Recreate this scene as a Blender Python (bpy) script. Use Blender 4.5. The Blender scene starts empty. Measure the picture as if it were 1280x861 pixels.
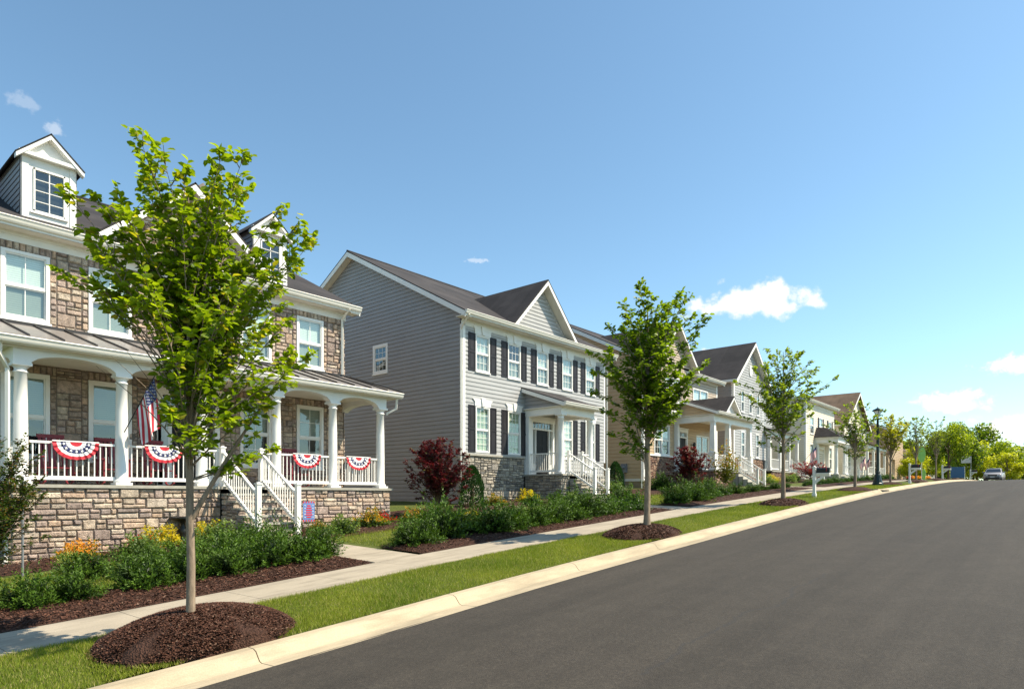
import bpy, math, random
import numpy as np
from mathutils import Vector, Matrix
PI = math.pi
R = math.radians
sc = bpy.context.scene
col = sc.collection

# ---------------------------------------------------------------- camera, sky, sun, exposure
EYE = 2.0
cam_d = bpy.data.cameras.new('camera'); cam = bpy.data.objects.new('camera', cam_d); col.objects.link(cam)
cam.location = (0, 0, EYE)
cam.rotation_euler = (R(90), 0, R(40.687))
cam_d.sensor_width = 36; cam_d.lens = 36*820/1280
cam_d.shift_y = (620-430.5)/1280; cam_d.shift_x = 0
cam_d.clip_start = .05; cam_d.clip_end = 3000
sc.camera = cam
sc.render.resolution_x = 1024; sc.render.resolution_y = 688
sc.view_settings.view_transform = 'Standard'; sc.view_settings.look = 'None'
sc.view_settings.gamma = 1; sc.view_settings.use_curve_mapping = False
sc.view_settings.exposure = 0.84

SUN_EL, SUN_AZ = R(50), R(38)          # azimuth measured from +X towards +Y
sdir = Vector((math.cos(SUN_AZ)*math.cos(SUN_EL), math.sin(SUN_AZ)*math.cos(SUN_EL), math.sin(SUN_EL)))
sl = bpy.data.lights.new('sun', 'SUN'); sl.energy = 4.9; sl.angle = R(.53); sl.color = (1, .9, .725)
so_ = bpy.data.objects.new('sun', sl); col.objects.link(so_); so_.rotation_euler = sdir.to_track_quat('Z', 'Y').to_euler()

w = bpy.data.worlds.new('World'); sc.world = w; w.use_nodes = True
nt = w.node_tree; N = nt.nodes; L = nt.links; N.clear()
out = N.new('ShaderNodeOutputWorld'); bg = N.new('ShaderNodeBackground'); bg.inputs[1].default_value = .132
sky = N.new('ShaderNodeTexSky'); sky.sky_type = 'NISHITA'; sky.sun_disc = False
sky.sun_elevation = SUN_EL; sky.sun_rotation = R(90)-SUN_AZ
sky.altitude = 200; sky.air_density = .95; sky.dust_density = .55; sky.ozone_density = 1.1

def wn(t, **k):
    n = N.new(t)
    for a, b in k.items(): setattr(n, a, b)
    return n
def math_n(op, a, b=None, c=None, clamp=False):
    n = wn('ShaderNodeMath', operation=op, use_clamp=clamp)
    for i, x in enumerate((a, b, c)):
        if x is None: continue
        if isinstance(x, (int, float)): n.inputs[i].default_value = x
        else: L.new(x, n.inputs[i])
    return n.outputs[0]
def dot_n(v, vec):
    n = wn('ShaderNodeVectorMath', operation='DOT_PRODUCT'); L.new(v, n.inputs[0]); n.inputs[1].default_value = vec
    return n.outputs['Value']
tc = wn('ShaderNodeTexCoord'); D = tc.outputs['Generated']
# clouds: banks of cumulus fixed in the sky by compass bearing and elevation (north = down the street, +Y)
def dirv(az, el): return Vector((math.sin(az)*math.cos(el), math.cos(az)*math.cos(el), math.sin(el)))
CLOUDS = [(-20.7, 15.6, 6.2, 2.2, 1, 3.1), (-2.0, 9.0, 4.3, 1.2, 1, 8.3), (-6.9, 6.6, 3.2, 1.35, 1, 14.7), (-1.5, 4.6, 6, 1.6, 0.95, 21.2), (-75.6, 24.6, 0.7, 0.8, 0.35, 5.5), (-43.7, 19.7, 1.4, 0.35, 0.35, 31.0), (-24, 11.6, 2.2, 0.9, 0.7, 37.0), (-77.5, 25.6, 1.4, 0.9, 0.2, 41.0), (-12.5, 3.8, 3, 1.2, 0.85, 47.0)]   # (bearing deg, elevation deg, half width deg, half height deg, density)
total = None
for i, (az, el, ww, hh, dens, seed) in enumerate(CLOUDS):
    C = dirv(R(az), R(el)); T = Vector((math.cos(R(az)), -math.sin(R(az)), 0)); B = T.cross(C); 
    if B.z < 0: B = -B
    cc = math_n('MAXIMUM', dot_n(D, C), .05)
    u = math_n('DIVIDE', dot_n(D, T), cc); v = math_n('DIVIDE', dot_n(D, B), cc)
    a, b = math.tan(R(ww)), math.tan(R(hh))
    un = math_n('DIVIDE', u, a); vn = math_n('DIVIDE', v, b)
    cmb = wn('ShaderNodeCombineXYZ'); L.new(math_n('ADD', math_n('MULTIPLY', un, a/b*.9), seed), cmb.inputs[0]); L.new(vn, cmb.inputs[1]); cmb.inputs[2].default_value = seed*1.7
    nz = wn('ShaderNodeTexNoise'); nz.inputs['Scale'].default_value = 1.1; nz.inputs['Detail'].default_value = 7; nz.inputs['Roughness'].default_value = .58
    L.new(cmb.outputs[0], nz.inputs['Vector'])
    # flatter base than top
    vb = math_n('MULTIPLY', math_n('MINIMUM', vn, 0), 1.25); vt = math_n('MAXIMUM', vn, 0)
    e = math_n('SQRT', math_n('ADD', math_n('POWER', math_n('ABSOLUTE', un), 2), math_n('ADD', math_n('POWER', math_n('ABSOLUTE', vb), 2), math_n('POWER', vt, 2))))
    m = math_n('ADD', math_n('SUBTRACT', .78, e), math_n('MULTIPLY', math_n('SUBTRACT', nz.outputs['Fac'], .5), 1.9))
    mr = wn('ShaderNodeMapRange', interpolation_type='SMOOTHSTEP'); L.new(m, mr.inputs[0]); mr.inputs[1].default_value = 0; mr.inputs[2].default_value = .42; mr.inputs[3].default_value = 0; mr.inputs[4].default_value = dens
    g = math_n('MULTIPLY', mr.outputs[0], math_n('GREATER_THAN', dot_n(D, C), .3))
    total = g if total is None else math_n('MAXIMUM', total, g)
    sh = math_n('MULTIPLY', g, math_n('ADD', math_n('MULTIPLY', vn, .3), math_n('ADD', .35, math_n('MULTIPLY', nz.outputs['Fac'], .7)), clamp=True))
    shade = sh if i == 0 else math_n('MAXIMUM', shade, sh)
cm = wn('ShaderNodeMix', data_type='RGBA'); L.new(shade, cm.inputs[0]); cm.inputs[6].default_value = (4.6, 4.7, 4.8, 1); cm.inputs[7].default_value = (5.6, 5.432, 5.348, 1)
mix = wn('ShaderNodeMix', data_type='RGBA'); L.new(total, mix.inputs[0]); wb = wn('ShaderNodeMix', data_type='RGBA', blend_type='MULTIPLY'); wb.inputs[0].default_value = 1; L.new(sky.outputs[0], wb.inputs[6]); wb.inputs[7].default_value = (.825, .975, .925, 1); L.new(wb.outputs[2], mix.inputs[6])
L.new(cm.outputs[2], mix.inputs[7])
L.new(mix.outputs[2], bg.inputs[0]); L.new(bg.outputs[0], out.inputs[0])

# ---------------------------------------------------------------- terrain functions
TAB = [(-80,-3.4),(-20,-.9),(-5,-.2),(2,.24),(4.5,.41),(7.3,.63),(10.1,.82),(12.85,.99),(15.6,1.16),(18.5,1.34),(24.7,1.71),(32.5,2.12),(37.5,2.36),(50,2.86),(62,3.26),(75,3.58),(90,3.80),(110,3.85),(150,3.5),(250,2),(700,0)]
TX = [a for a, b in TAB]; TZ = [b for a, b in TAB]
_zy = np.arange(-100, 720, .25); _zt = sum(np.interp(_zy+k, TX, TZ) for k in (-1.5, -.7, 0, .7, 1.5))/5; _zl = _zt.tolist()
def zc(Y):
    q = (min(max(Y, -99), 718)+100)*4; i = int(q); return _zl[i]+(_zl[i+1]-_zl[i])*(q-i)
def xc(Y): return -(6.8+.02*max(-20, min(Y, 95)))
def so(Y): return xc(Y)-1.95
def si(Y): return so(Y)-1.3
def gz(x, y):
    z = zc(y)
    if x > xc(y)+.6: return z-.12+.02*min(6.2, x-xc(y)-.6)
    if x > xc(y): return z
    if x > so(y): return z+.05*(xc(y)-x)/1.95
    return z+.05+.035*max(0, min(si(y), 0)-max(x, -22)) if x < si(y) else z+.05

# ---------------------------------------------------------------- materials
MATS = {}
def mat(name, colr=(.5,.5,.5), rough=.6, fn=None, spec=.5, metal=0):
    m = bpy.data.materials.new(name); m.use_nodes = True
    t = m.node_tree; p = t.nodes['Principled BSDF']
    p.inputs['Base Color'].default_value = (*colr, 1); p.inputs['Roughness'].default_value = rough
    p.inputs['Specular IOR Level'].default_value = spec; p.inputs['Metallic'].default_value = metal
    if fn: fn(t, p)
    MATS[name] = m; return m
def nd(t, ty, **k):
    n = t.nodes.new(ty)
    for a, b in k.items(): setattr(n, a, b)
    return n
def noise(t, vec, scale, detail=4, rough=.55):
    n = nd(t, 'ShaderNodeTexNoise'); n.inputs['Scale'].default_value = scale; n.inputs['Detail'].default_value = detail; n.inputs['Roughness'].default_value = rough
    if vec is not None: t.links.new(vec, n.inputs['Vector'])
    return n.outputs['Fac']
def ramp(t, fac, stops):
    n = nd(t, 'ShaderNodeValToRGB'); e = n.color_ramp.elements
    while len(e) < len(stops): e.new(.5)
    for i, (p, c) in enumerate(stops): e[i].position = p; e[i].color = (*c, 1)
    t.links.new(fac, n.inputs[0]); return n.outputs[0]
def mixc(t, fac, a, b, blend='MIX'):
    n = nd(t, 'ShaderNodeMix', data_type='RGBA', blend_type=blend)
    for i, x in ((0, fac), (6, a), (7, b)):
        if isinstance(x, (int, float)): n.inputs[i].default_value = x
        elif isinstance(x, tuple): n.inputs[i].default_value = (*x, 1)
        else: t.links.new(x, n.inputs[i])
    return n.outputs[2]
def bump(t, p, h, s, d=.02):
    b = nd(t, 'ShaderNodeBump'); b.inputs['Strength'].default_value = s; b.inputs['Distance'].default_value = d
    t.links.new(h, b.inputs['Height']); t.links.new(b.outputs[0], p.inputs['Normal'])
def pos(t): return nd(t, 'ShaderNodeNewGeometry').outputs['Position']
def uv(t): return nd(t, 'ShaderNodeUVMap').outputs[0]
def attr(t, n='tint'): a = nd(t, 'ShaderNodeAttribute'); a.attribute_name = n; return a.outputs['Color']
def mapping(t, v, s):
    n = nd(t, 'ShaderNodeMapping'); n.inputs['Scale'].default_value = s; t.links.new(v, n.inputs[0]); return n.outputs[0]

def varied(c, amt=.12, scale=3, bmp=.0, bscale=60):
    def fn(t, p):
        f = noise(t, pos(t), scale, 5)
        cc = ramp(t, f, [(.3, tuple(x*(1-amt) for x in c)), (.7, tuple(min(1, x*(1+amt)) for x in c))])
        t.links.new(cc, p.inputs['Base Color'])
        if bmp: bump(t, p, noise(t, pos(t), bscale, 3), bmp, .01)
    return fn
def m_var(name, c, rough=.6, amt=.1, scale=3, bmp=0, bscale=60, spec=.4): return mat(name, c, rough, varied(c, amt, scale, bmp, bscale), spec)

def asphalt(t, p):
    P = pos(t)
    big = noise(t, mapping(t, P, (.5, .12, 1)), 1.1, 4); mid = noise(t, P, 2.2, 5, .6); fine = noise(t, P, 190, 2, .7)
    v = nd(t, 'ShaderNodeTexVoronoi'); v.inputs['Scale'].default_value = 120; t.links.new(P, v.inputs['Vector'])
    fine2 = noise(t, P, 70, 3, .75); c = mixc(t, .5, ramp(t, fine, [(.25, (.012,.010,.008)), (.55, (.045,.038,.031)), (.8, (.16,.14,.118))]), ramp(t, fine2, [(.3, (.012,.010,.008)), (.55, (.046,.039,.031)), (.78, (.17,.148,.12))]))
    c = mixc(t, .45, c, ramp(t, big, [(.3, (.021,.0165,.0118)), (.7, (.036,.0285,.0205))]))
    c = mixc(t, .15, c, ramp(t, mid, [(.35, (.018,.015,.012)), (.7, (.065,.056,.045))]))
    st_ = noise(t, mapping(t, P, (1.6, .035, 1)), 1.5, 5, .6); c = mixc(t, .3, c, mixc(t, 1.0, c, ramp(t, st_, [(.35, (.55,.55,.55)), (.65, (1.5,1.5,1.5))]), 'MULTIPLY'))
    sp_ = noise(t, P, 26, 4, .8); c = mixc(t, .5, c, mixc(t, 1.0, c, ramp(t, sp_, [(.32, (.45,.45,.45)), (.5, (1,1,1)), (.72, (2.1,2.05,1.95))]), 'MULTIPLY'))
    # a long thin crack wandering along the lane
    sx = nd(t, 'ShaderNodeSeparateXYZ'); t.links.new(P, sx.inputs[0])
    wob = noise(t, mapping(t, P, (0, .25, 0)), 1, 6, .65)
    def mth(op, a, b):
        n = nd(t, 'ShaderNodeMath', operation=op)
        for i, x in enumerate((a, b)):
            if isinstance(x, (int, float)): n.inputs[i].default_value = x
            else: t.links.new(x, n.inputs[i])
        return n.outputs[0]
    dx = mth('ABSOLUTE', mth('ADD', mth('ADD', sx.outputs[0], 2.9), mth('MULTIPLY', mth('SUBTRACT', wob, .5), 1.6)), 0)
    line = nd(t, 'ShaderNodeMapRange'); t.links.new(dx, line.inputs[0]); line.inputs[1].default_value = .012; line.inputs[2].default_value = .035; line.inputs[3].default_value = .55; line.inputs[4].default_value = 0
    gate = mth('MULTIPLY', line.outputs[0], mth('GREATER_THAN', noise(t, P, .35, 2), .47))
    c = mixc(t, gate, c, (.03,.028,.027))
    t.links.new(c, p.inputs['Base Color'])
    bump(t, p, v.outputs['Distance'], .5, .006)
mat('asphalt', (.06,.06,.06), .88, asphalt, .35)
def concrete(c, joint=False):
    def fn(t, p):
        P = pos(t)
        a = noise(t, P, 1.3, 6, .6); b = noise(t, P, 60, 3); s = noise(t, mapping(t, P, (3, .5, 3)), 1.6, 5, .65)
        cc = ramp(t, a, [(.3, tuple(x*.86 for x in c)), (.7, tuple(x*1.08 for x in c))])
        cc = mixc(t, .22, cc, ramp(t, b, [(.3, tuple(x*.55 for x in c)), (.7, tuple(min(1, x*1.3) for x in c))]))
        st = ramp(t, s, [(.46, (0,0,0)), (.66, (1,1,1))])
        cc = mixc(t, mixc(t, .6, (0,0,0), st), cc, tuple(x*.55 for x in c))
        t.links.new(cc, p.inputs['Base Color']); bump(t, p, b, .25, .004)
    return fn
mat('kerb_concrete', (.6,.5,.36), .85, concrete((.42,.345,.235)), .3)
mat('walk_concrete', (.5,.45,.36), .85, concrete((.37,.315,.24)), .3)
mat('step_concrete', (.42,.4,.36), .85, concrete((.42,.4,.35)), .3)
def grass_ground(t, p):
    P = pos(t); a = noise(t, P, .8, 5); b = noise(t, P, 25, 4, .7)
    c = ramp(t, a, [(.3, (.045,.075,.012)), (.7, (.105,.12,.022))])
    c = mixc(t, .5, c, ramp(t, b, [(.3, (.025,.045,.008)), (.75, (.15,.16,.035))]))
    t.links.new(c, p.inputs['Base Color']); bump(t, p, b, .7, .05)
mat('grass_ground', (.07,.1,.02), .9, grass_ground, .2)
def mulch(t, p):
    P = pos(t); v = nd(t, 'ShaderNodeTexVoronoi'); v.inputs['Scale'].default_value = 55; t.links.new(P, v.inputs['Vector'])
    n = noise(t, P, 30, 5, .7)
    c = mixc(t, .5, ramp(t, n, [(.3, (.012,.006,.004)), (.7, (.09,.04,.026))]), ramp(t, v.outputs['Color'], [(.2, (.012,.006,.004)), (.9, (.1,.05,.033))]))
    t.links.new(c, p.inputs['Base Color']); bump(t, p, v.outputs['Distance'], .9, .02)
mat('mulch', (.05,.025,.018), .9, mulch, .2)
def tinted(rough=.5, transl=.35, spec=.4):
    def fn(t, p):
        a = attr(t)
        t.links.new(a, p.inputs['Base Color'])
        tr = nd(t, 'ShaderNodeBsdfTranslucent'); g = mixc(t, 1.0, a, (1.35, 1.4, .5), 'MULTIPLY'); t.links.new(g, tr.inputs[0])
        mx = nd(t, 'ShaderNodeMixShader'); mx.inputs[0].default_value = transl
        t.links.new(p.outputs[0], mx.inputs[1]); t.links.new(tr.outputs[0], mx.inputs[2])
        t.links.new(mx.outputs[0], t.nodes['Material Output'].inputs[0])
    return fn
mat('leaf', (.1,.2,.02), .45, tinted(.45, .5), .35)
mat('needle', (.05,.1,.03), .55, tinted(.5, .22), .3)
mat('grass_blade', (.1,.2,.02), .6, tinted(.6, .35), .2)
def red_leaf(t, p):
    a = attr(t); t.links.new(a, p.inputs['Base Color'])
    tr = nd(t, 'ShaderNodeBsdfTranslucent'); g = mixc(t, 1.0, a, (1.6, .8, .8), 'MULTIPLY'); t.links.new(g, tr.inputs[0])
    mx = nd(t, 'ShaderNodeMixShader'); mx.inputs[0].default_value = .3
    t.links.new(p.outputs[0], mx.inputs[1]); t.links.new(tr.outputs[0], mx.inputs[2]); t.links.new(mx.outputs[0], t.nodes['Material Output'].inputs[0])
mat('red_leaf', (.1,.02,.02), .5, red_leaf, .3)
def stone_m(t, p):
    P = pos(t); a = attr(t); n = noise(t, P, 9, 6, .65); f = noise(t, P, 45, 4, .7)
    c = mixc(t, 1.0, a, ramp(t, n, [(.28, (.5,.48,.46)), (.5, (.95,.94,.92)), (.72, (1.4,1.36,1.3))]), 'MULTIPLY')
    t.links.new(c, p.inputs['Base Color'])
    h = nd(t, 'ShaderNodeMath', operation='ADD'); t.links.new(n, h.inputs[0]); t.links.new(f, h.inputs[1])
    bump(t, p, h.outputs[0], 1.0, .05)
mat('stone', (.3,.25,.2), .9, stone_m, .2)
m_var('mortar', (.2,.17,.145), .95, .15, 10)
mat('tint_plain', (.5,.5,.5), .7, lambda t, p: t.links.new(attr(t), p.inputs['Base Color']), .3)
def shingles(c1, c2):
    def fn(t, p):
        U = uv(t)
        sp = nd(t, 'ShaderNodeSeparateXYZ'); t.links.new(U, sp.inputs[0])
        def mt(op, a, b=None, c=None):
            q = nd(t, 'ShaderNodeMath', operation=op)
            for i, x in enumerate((a, b, c)):
                if x is None: continue
                if isinstance(x, (int, float)): q.inputs[i].default_value = x
                else: t.links.new(x, q.inputs[i])
            return q.outputs[0]
        row = mt('FLOOR', mt('DIVIDE', sp.outputs[1], .145)); w1 = nd(t, 'ShaderNodeTexWhiteNoise', noise_dimensions='1D'); t.links.new(row, w1.inputs['W'])
        cell = mt('FLOOR', mt('ADD', mt('DIVIDE', sp.outputs[0], .31), mt('MULTIPLY', w1.outputs['Value'], 9.3)))
        cb = nd(t, 'ShaderNodeCombineXYZ'); t.links.new(cell, cb.inputs[0]); t.links.new(row, cb.inputs[1]); w2 = nd(t, 'ShaderNodeTexWhiteNoise', noise_dimensions='2D'); t.links.new(cb.outputs[0], w2.inputs['Vector'])
        bc = mixc(t, mt('ADD', mt('MULTIPLY', w2.outputs['Value'], .7), mt('MULTIPLY', w1.outputs['Value'], .3)), c1, c2)
        n = noise(t, pos(t), 1.2, 6, .6); g = noise(t, pos(t), 90, 2)
        c = mixc(t, 1.0, bc, ramp(t, n, [(.3, (.75,.75,.75)), (.7, (1.25,1.22,1.18))]), 'MULTIPLY')
        c = mixc(t, .35, c, mixc(t, 1.0, c, ramp(t, g, [(.3, (.4,.4,.4)), (.7, (1.7,1.7,1.7))]), 'MULTIPLY'))
        t.links.new(c, p.inputs['Base Color'])
        md = mt('FLOORED_MODULO', sp.outputs[1], .145)
        bump(t, p, mt('MULTIPLY', md, -6), .6, .012)
    return fn
mat('shingles_dark', (.04,.035,.035), .9, shingles((.026,.024,.026), (.052,.047,.048)), .25)
mat('shingles_brown', (.1,.07,.05), .9, shingles((.11,.075,.05), (.17,.12,.085)), .25)
m_var('white_paint', (.76,.74,.7), .42, .04, 2.5, .05, 30)
m_var('gutter_white', (.76,.72,.64), .38, .05, 2)
m_var('soffit', (.72,.68,.6), .6, .04, 3)
for nme, c in dict(siding_grey_shaded=(.27,.264,.27), siding_tan=(.5,.365,.225), siding_grey_lit=(.39,.385,.38), siding_cream=(.76,.68,.55), siding_buff=(.5,.36,.235), siding_taupe=(.45,.36,.28)).items():  # grey siding has two tones: sunlit fronts and shaded sides, painted into the colour
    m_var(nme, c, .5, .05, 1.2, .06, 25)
m_var('shutter_black', (.022,.02,.024), .5, .15, 5, spec=.25)
m_var('door_black', (.01,.009,.009), .5, .1, 5, spec=.2)
m_var('metal_roof', (.2,.18,.168), .36, .1, 1.5)
m_var('metal_seam', (.035,.03,.028), .4, .1, 5)
m_var('black_metal', (.012,.014,.014), .4, .2, 8)
m_var('lamp_post_paint', (.006,.02,.018), .35, .2, 8)
m_var('grey_metal', (.18,.19,.2), .45, .1, 8)
m_var('cap_stone', (.33,.31,.26), .8, .15, 6, .3, 40)
m_var('foundation', (.3,.24,.15), .85, .1, 4, .2, 40)
def bark(c):
    def fn(t, p):
        P = mapping(t, pos(t), (14, 14, 3)); n = noise(t, P, 2, 6, .65)
        t.links.new(ramp(t, n, [(.3, tuple(x*.55 for x in c)), (.7, tuple(x*1.2 for x in c))]), p.inputs['Base Color']); bump(t, p, n, .6, .012)
    return fn
mat('bark', (.25,.19,.13), .9, bark((.27,.205,.145)), .2)
mat('bark_dark', (.1,.07,.05), .9, bark((.13,.09,.06)), .2)
def glassfn(t, p):
    g = nd(t, 'ShaderNodeBsdfGlossy'); g.inputs['Roughness'].default_value = .015; g.inputs['Color'].default_value = (.9,.97,1,1)
    tr = nd(t, 'ShaderNodeBsdfTransparent'); tr.inputs[0].default_value = (.86,.93,.9,1)
    lw = nd(t, 'ShaderNodeLayerWeight'); lw.inputs[0].default_value = .5
    pw = nd(t, 'ShaderNodeMath', operation='POWER'); t.links.new(lw.outputs['Facing'], pw.inputs[0]); pw.inputs[1].default_value = 3.5
    mr = nd(t, 'ShaderNodeMapRange'); t.links.new(pw.outputs[0], mr.inputs[0]); mr.inputs[3].default_value = .11; mr.inputs[4].default_value = 1
    n = noise(t, pos(t), 1.6, 2); b = nd(t, 'ShaderNodeBump'); b.inputs['Strength'].default_value = .035; b.inputs['Distance'].default_value = .1; t.links.new(n, b.inputs['Height']); t.links.new(b.outputs[0], g.inputs['Normal'])
    mx = nd(t, 'ShaderNodeMixShader'); t.links.new(mr.outputs[0], mx.inputs[0]); t.links.new(tr.outputs[0], mx.inputs[1]); t.links.new(g.outputs[0], mx.inputs[2])
    t.links.new(mx.outputs[0], t.nodes['Material Output'].inputs[0])
mat('glass', (.5,.5,.5), .02, glassfn)
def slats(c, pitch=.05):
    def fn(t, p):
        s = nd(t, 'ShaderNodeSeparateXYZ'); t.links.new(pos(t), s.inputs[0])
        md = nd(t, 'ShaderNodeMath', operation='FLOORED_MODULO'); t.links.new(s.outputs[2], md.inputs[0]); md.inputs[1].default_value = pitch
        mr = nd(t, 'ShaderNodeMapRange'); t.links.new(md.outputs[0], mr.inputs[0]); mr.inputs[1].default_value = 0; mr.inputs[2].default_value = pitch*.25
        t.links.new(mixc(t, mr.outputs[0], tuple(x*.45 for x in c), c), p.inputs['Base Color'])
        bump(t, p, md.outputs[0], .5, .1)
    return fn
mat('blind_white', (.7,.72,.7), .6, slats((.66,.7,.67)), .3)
mat('blind_tree_reflection', (.5,.55,.42), .6, slats((.42,.47,.33), .09), .3)  # green tone is a reflection of trees, painted into the blind colour
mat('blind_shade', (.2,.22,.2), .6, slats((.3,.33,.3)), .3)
m_var('unlit_dark', (.014,.016,.017), .9, .3, 2)  # near-black colour painted for the darkness of unlit rooms and the drain mouth
for nme, c, r in (('flag_red', (.5,.025,.04), .7), ('flag_white', (.78,.76,.74), .7), ('flag_blue', (.025,.035,.12), .7), ('maroon', (.2,.025,.035), .5),
                  ('flag_sky', (.12,.2,.42), .7), ('lime', (.3,.6,.14), .6), ('sign_blue', (.05,.13,.25), .5), ('rubber', (.015,.015,.015), .8), ('car_paint', (.26,.245,.24), .25),
                  ('car_glass', (.02,.03,.045), .06), ('lamp_lens', (.8,.82,.85), .15), ('flower_red', (.6,.02,.015), .6), ('flower_orange', (.75,.3,.03), .6), ('flower_white', (.8,.78,.7), .6), ('meter_grey', (.17,.18,.2), .4), ('frosted', (.45,.5,.5), .2), ('sign_metal', (.6,.58,.56), .4)):
    m_var(nme, c, r, .08, 6)

# ---------------------------------------------------------------- mesh helpers
class M:
    def __init__(s): s.v = []; s.f = []; s.m = []; s.c = []; s.sm = []
    def face(s, pts, m=0, c=(1,1,1), sm=False):
        i = len(s.v); s.v += [tuple(p) for p in pts]; s.f.append(tuple(range(i, i+len(pts)))); s.m.append(m); s.c.append(c); s.sm.append(sm)
    def mesh(s, vs, fs, m=0, c=(1,1,1), sm=False):
        i = len(s.v); s.v += [tuple(p) for p in vs]
        for f in fs: s.f.append(tuple(i+k for k in f)); s.m.append(m); s.c.append(c); s.sm.append(sm)
    def box8(s, p, m=0, c=(1,1,1)):   # p: 4 bottom then 4 top
        s.mesh(p, [(3,2,1,0),(4,5,6,7),(0,1,5,4),(1,2,6,5),(2,3,7,6),(3,0,4,7)], m, c)
    def box(s, x0, x1, y0, y1, z0, z1, m=0, c=(1,1,1)):
        s.box8([(x0,y0,z0),(x1,y0,z0),(x1,y1,z0),(x0,y1,z0),(x0,y0,z1),(x1,y0,z1),(x1,y1,z1),(x0,y1,z1)], m, c)
    def fbox(s, fr, u0, u1, z0, z1, n0, n1, m=0, c=(1,1,1)):
        s.box8([fr(u0,z0,n0),fr(u1,z0,n0),fr(u1,z0,n1),fr(u0,z0,n1),fr(u0,z1,n0),fr(u1,z1,n0),fr(u1,z1,n1),fr(u0,z1,n1)], m, c)
    def prism(s, pts, ext, m=0, c=(1,1,1)):   # polygon pts extruded by vector ext
        n = len(pts); e = Vector(ext); a = [Vector(p) for p in pts]; b = [p+e for p in a]
        s.mesh(a+b, [tuple(range(n))[::-1], tuple(range(n, 2*n))]+[(i, (i+1) % n, n+(i+1) % n, n+i) for i in range(n)], m, c)
    def tube(s, path, rad, m=0, n=8, c=(1,1,1), sm=True, cap=True):
        P = [Vector(p) for p in path]; rr = rad if hasattr(rad, '__len__') else [rad]*len(P)
        vs = []; ref = None
        for i, p in enumerate(P):
            t = (P[min(i+1, len(P)-1)]-P[max(i-1, 0)]).normalized()
            if ref is None: ref = Vector((1,0,0)) if abs(t.x) < .8 else Vector((0,1,0))
            a = (ref-t*ref.dot(t)).normalized(); b = t.cross(a); ref = a
            for k in range(n):
                q = 2*PI*k/n; vs.append(p+(a*math.cos(q)+b*math.sin(q))*rr[i])
        fs = [(i*n+k, i*n+(k+1) % n, (i+1)*n+(k+1) % n, (i+1)*n+k) for i in range(len(P)-1) for k in range(n)]
        s.mesh(vs, fs, m, c, sm)
        if cap: s.face(vs[:n][::-1], m, c); s.face(vs[-n:], m, c)
    def lathe(s, cx, cy, prof, n=20, m=0, c=(1,1,1), sm=True):   # prof: (r,z)
        vs = [(cx+r*math.cos(2*PI*k/n), cy+r*math.sin(2*PI*k/n), z) for r, z in prof for k in range(n)]
        fs = [(i*n+k, i*n+(k+1) % n, (i+1)*n+(k+1) % n, (i+1)*n+k) for i in range(len(prof)-1) for k in range(n)]
        s.mesh(vs, fs, m, c, sm); s.face(vs[:n][::-1], m, c); s.face(vs[-n:], m, c)
    def mark(s): s.__dict__.setdefault('cuts', []).append(len(s.f))
    def build(s, name, mats, parent=None, base=None, off=None):
        ck = sorted(set(s.__dict__.get('cuts', [])))
        if name in ('stone_base', 'porch_base', 'newel_post', 'brick_base', 'stone_wall', 'rake_board', 'corner_board', 'cap_course', 'side_wall', 'porch_gable') and len(ck) > 1:
            ck[0] = 0; ck.append(len(s.f)); o = None
            for a, b in zip(ck, ck[1:]):
                if b <= a: continue
                q = M(); 
                for f, mm, c, sm in zip(s.f[a:b], s.m[a:b], s.c[a:b], s.sm[a:b]): q.face([s.v[i] for i in f], mm, c, sm)
                o = q.build(name, mats, parent, base)
            return o
        if isinstance(mats, str): mats = [mats]
        b = Vector(base) if base is not None else (Vector(parent.get('_b', (0,0,0))) if parent else Vector((0,0,0)))
        me = bpy.data.meshes.new(name)
        V = np.array(s.v, dtype=np.float32).reshape(-1, 3)-np.array(b, dtype=np.float32)
        me.from_pydata(V.tolist(), [], s.f)
        me.polygons.foreach_set('material_index', np.array(s.m, dtype=np.int32))
        me.polygons.foreach_set('use_smooth', np.array(s.sm, dtype=bool))
        uvl = me.uv_layers.new(name='UVMap'); ca = me.color_attributes.new('tint', 'FLOAT_COLOR', 'CORNER')
        nl = len(me.loops); ls = np.array([len(f) for f in s.f]); vi = np.zeros(nl, dtype=np.int32); me.loops.foreach_get('vertex_index', vi)
        pn = np.zeros(len(s.f)*3); me.polygons.foreach_get('normal', pn); pn = pn.reshape(-1, 3)
        u = np.stack([-pn[:,1], pn[:,0], np.zeros(len(pn))], 1); ln = np.linalg.norm(u, axis=1); fl = ln < .02; u[fl] = (1,0,0); ln[fl] = 1; u /= ln[:,None]
        vv = np.cross(pn, u); rep = np.repeat(np.arange(len(s.f)), ls); W = V[vi]+np.array(b)
        uvs = np.stack([(W*u[rep]).sum(1), (W*vv[rep]).sum(1)], 1); uvl.data.foreach_set('uv', uvs.ravel().astype(np.float32))
        cc = np.array([tuple(c)+(1,) for c in s.c], dtype=np.float32)[rep]; ca.data.foreach_set('color', cc.ravel())
        for x in mats: me.materials.append(MATS[x])
        o = bpy.data.objects.new(name, me); col.objects.link(o)
        if parent is not None:
            o.parent = parent; o['_b'] = tuple(b)
        else:
            o.location = b; o['_b'] = tuple(b)
        me.update(); return o

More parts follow.
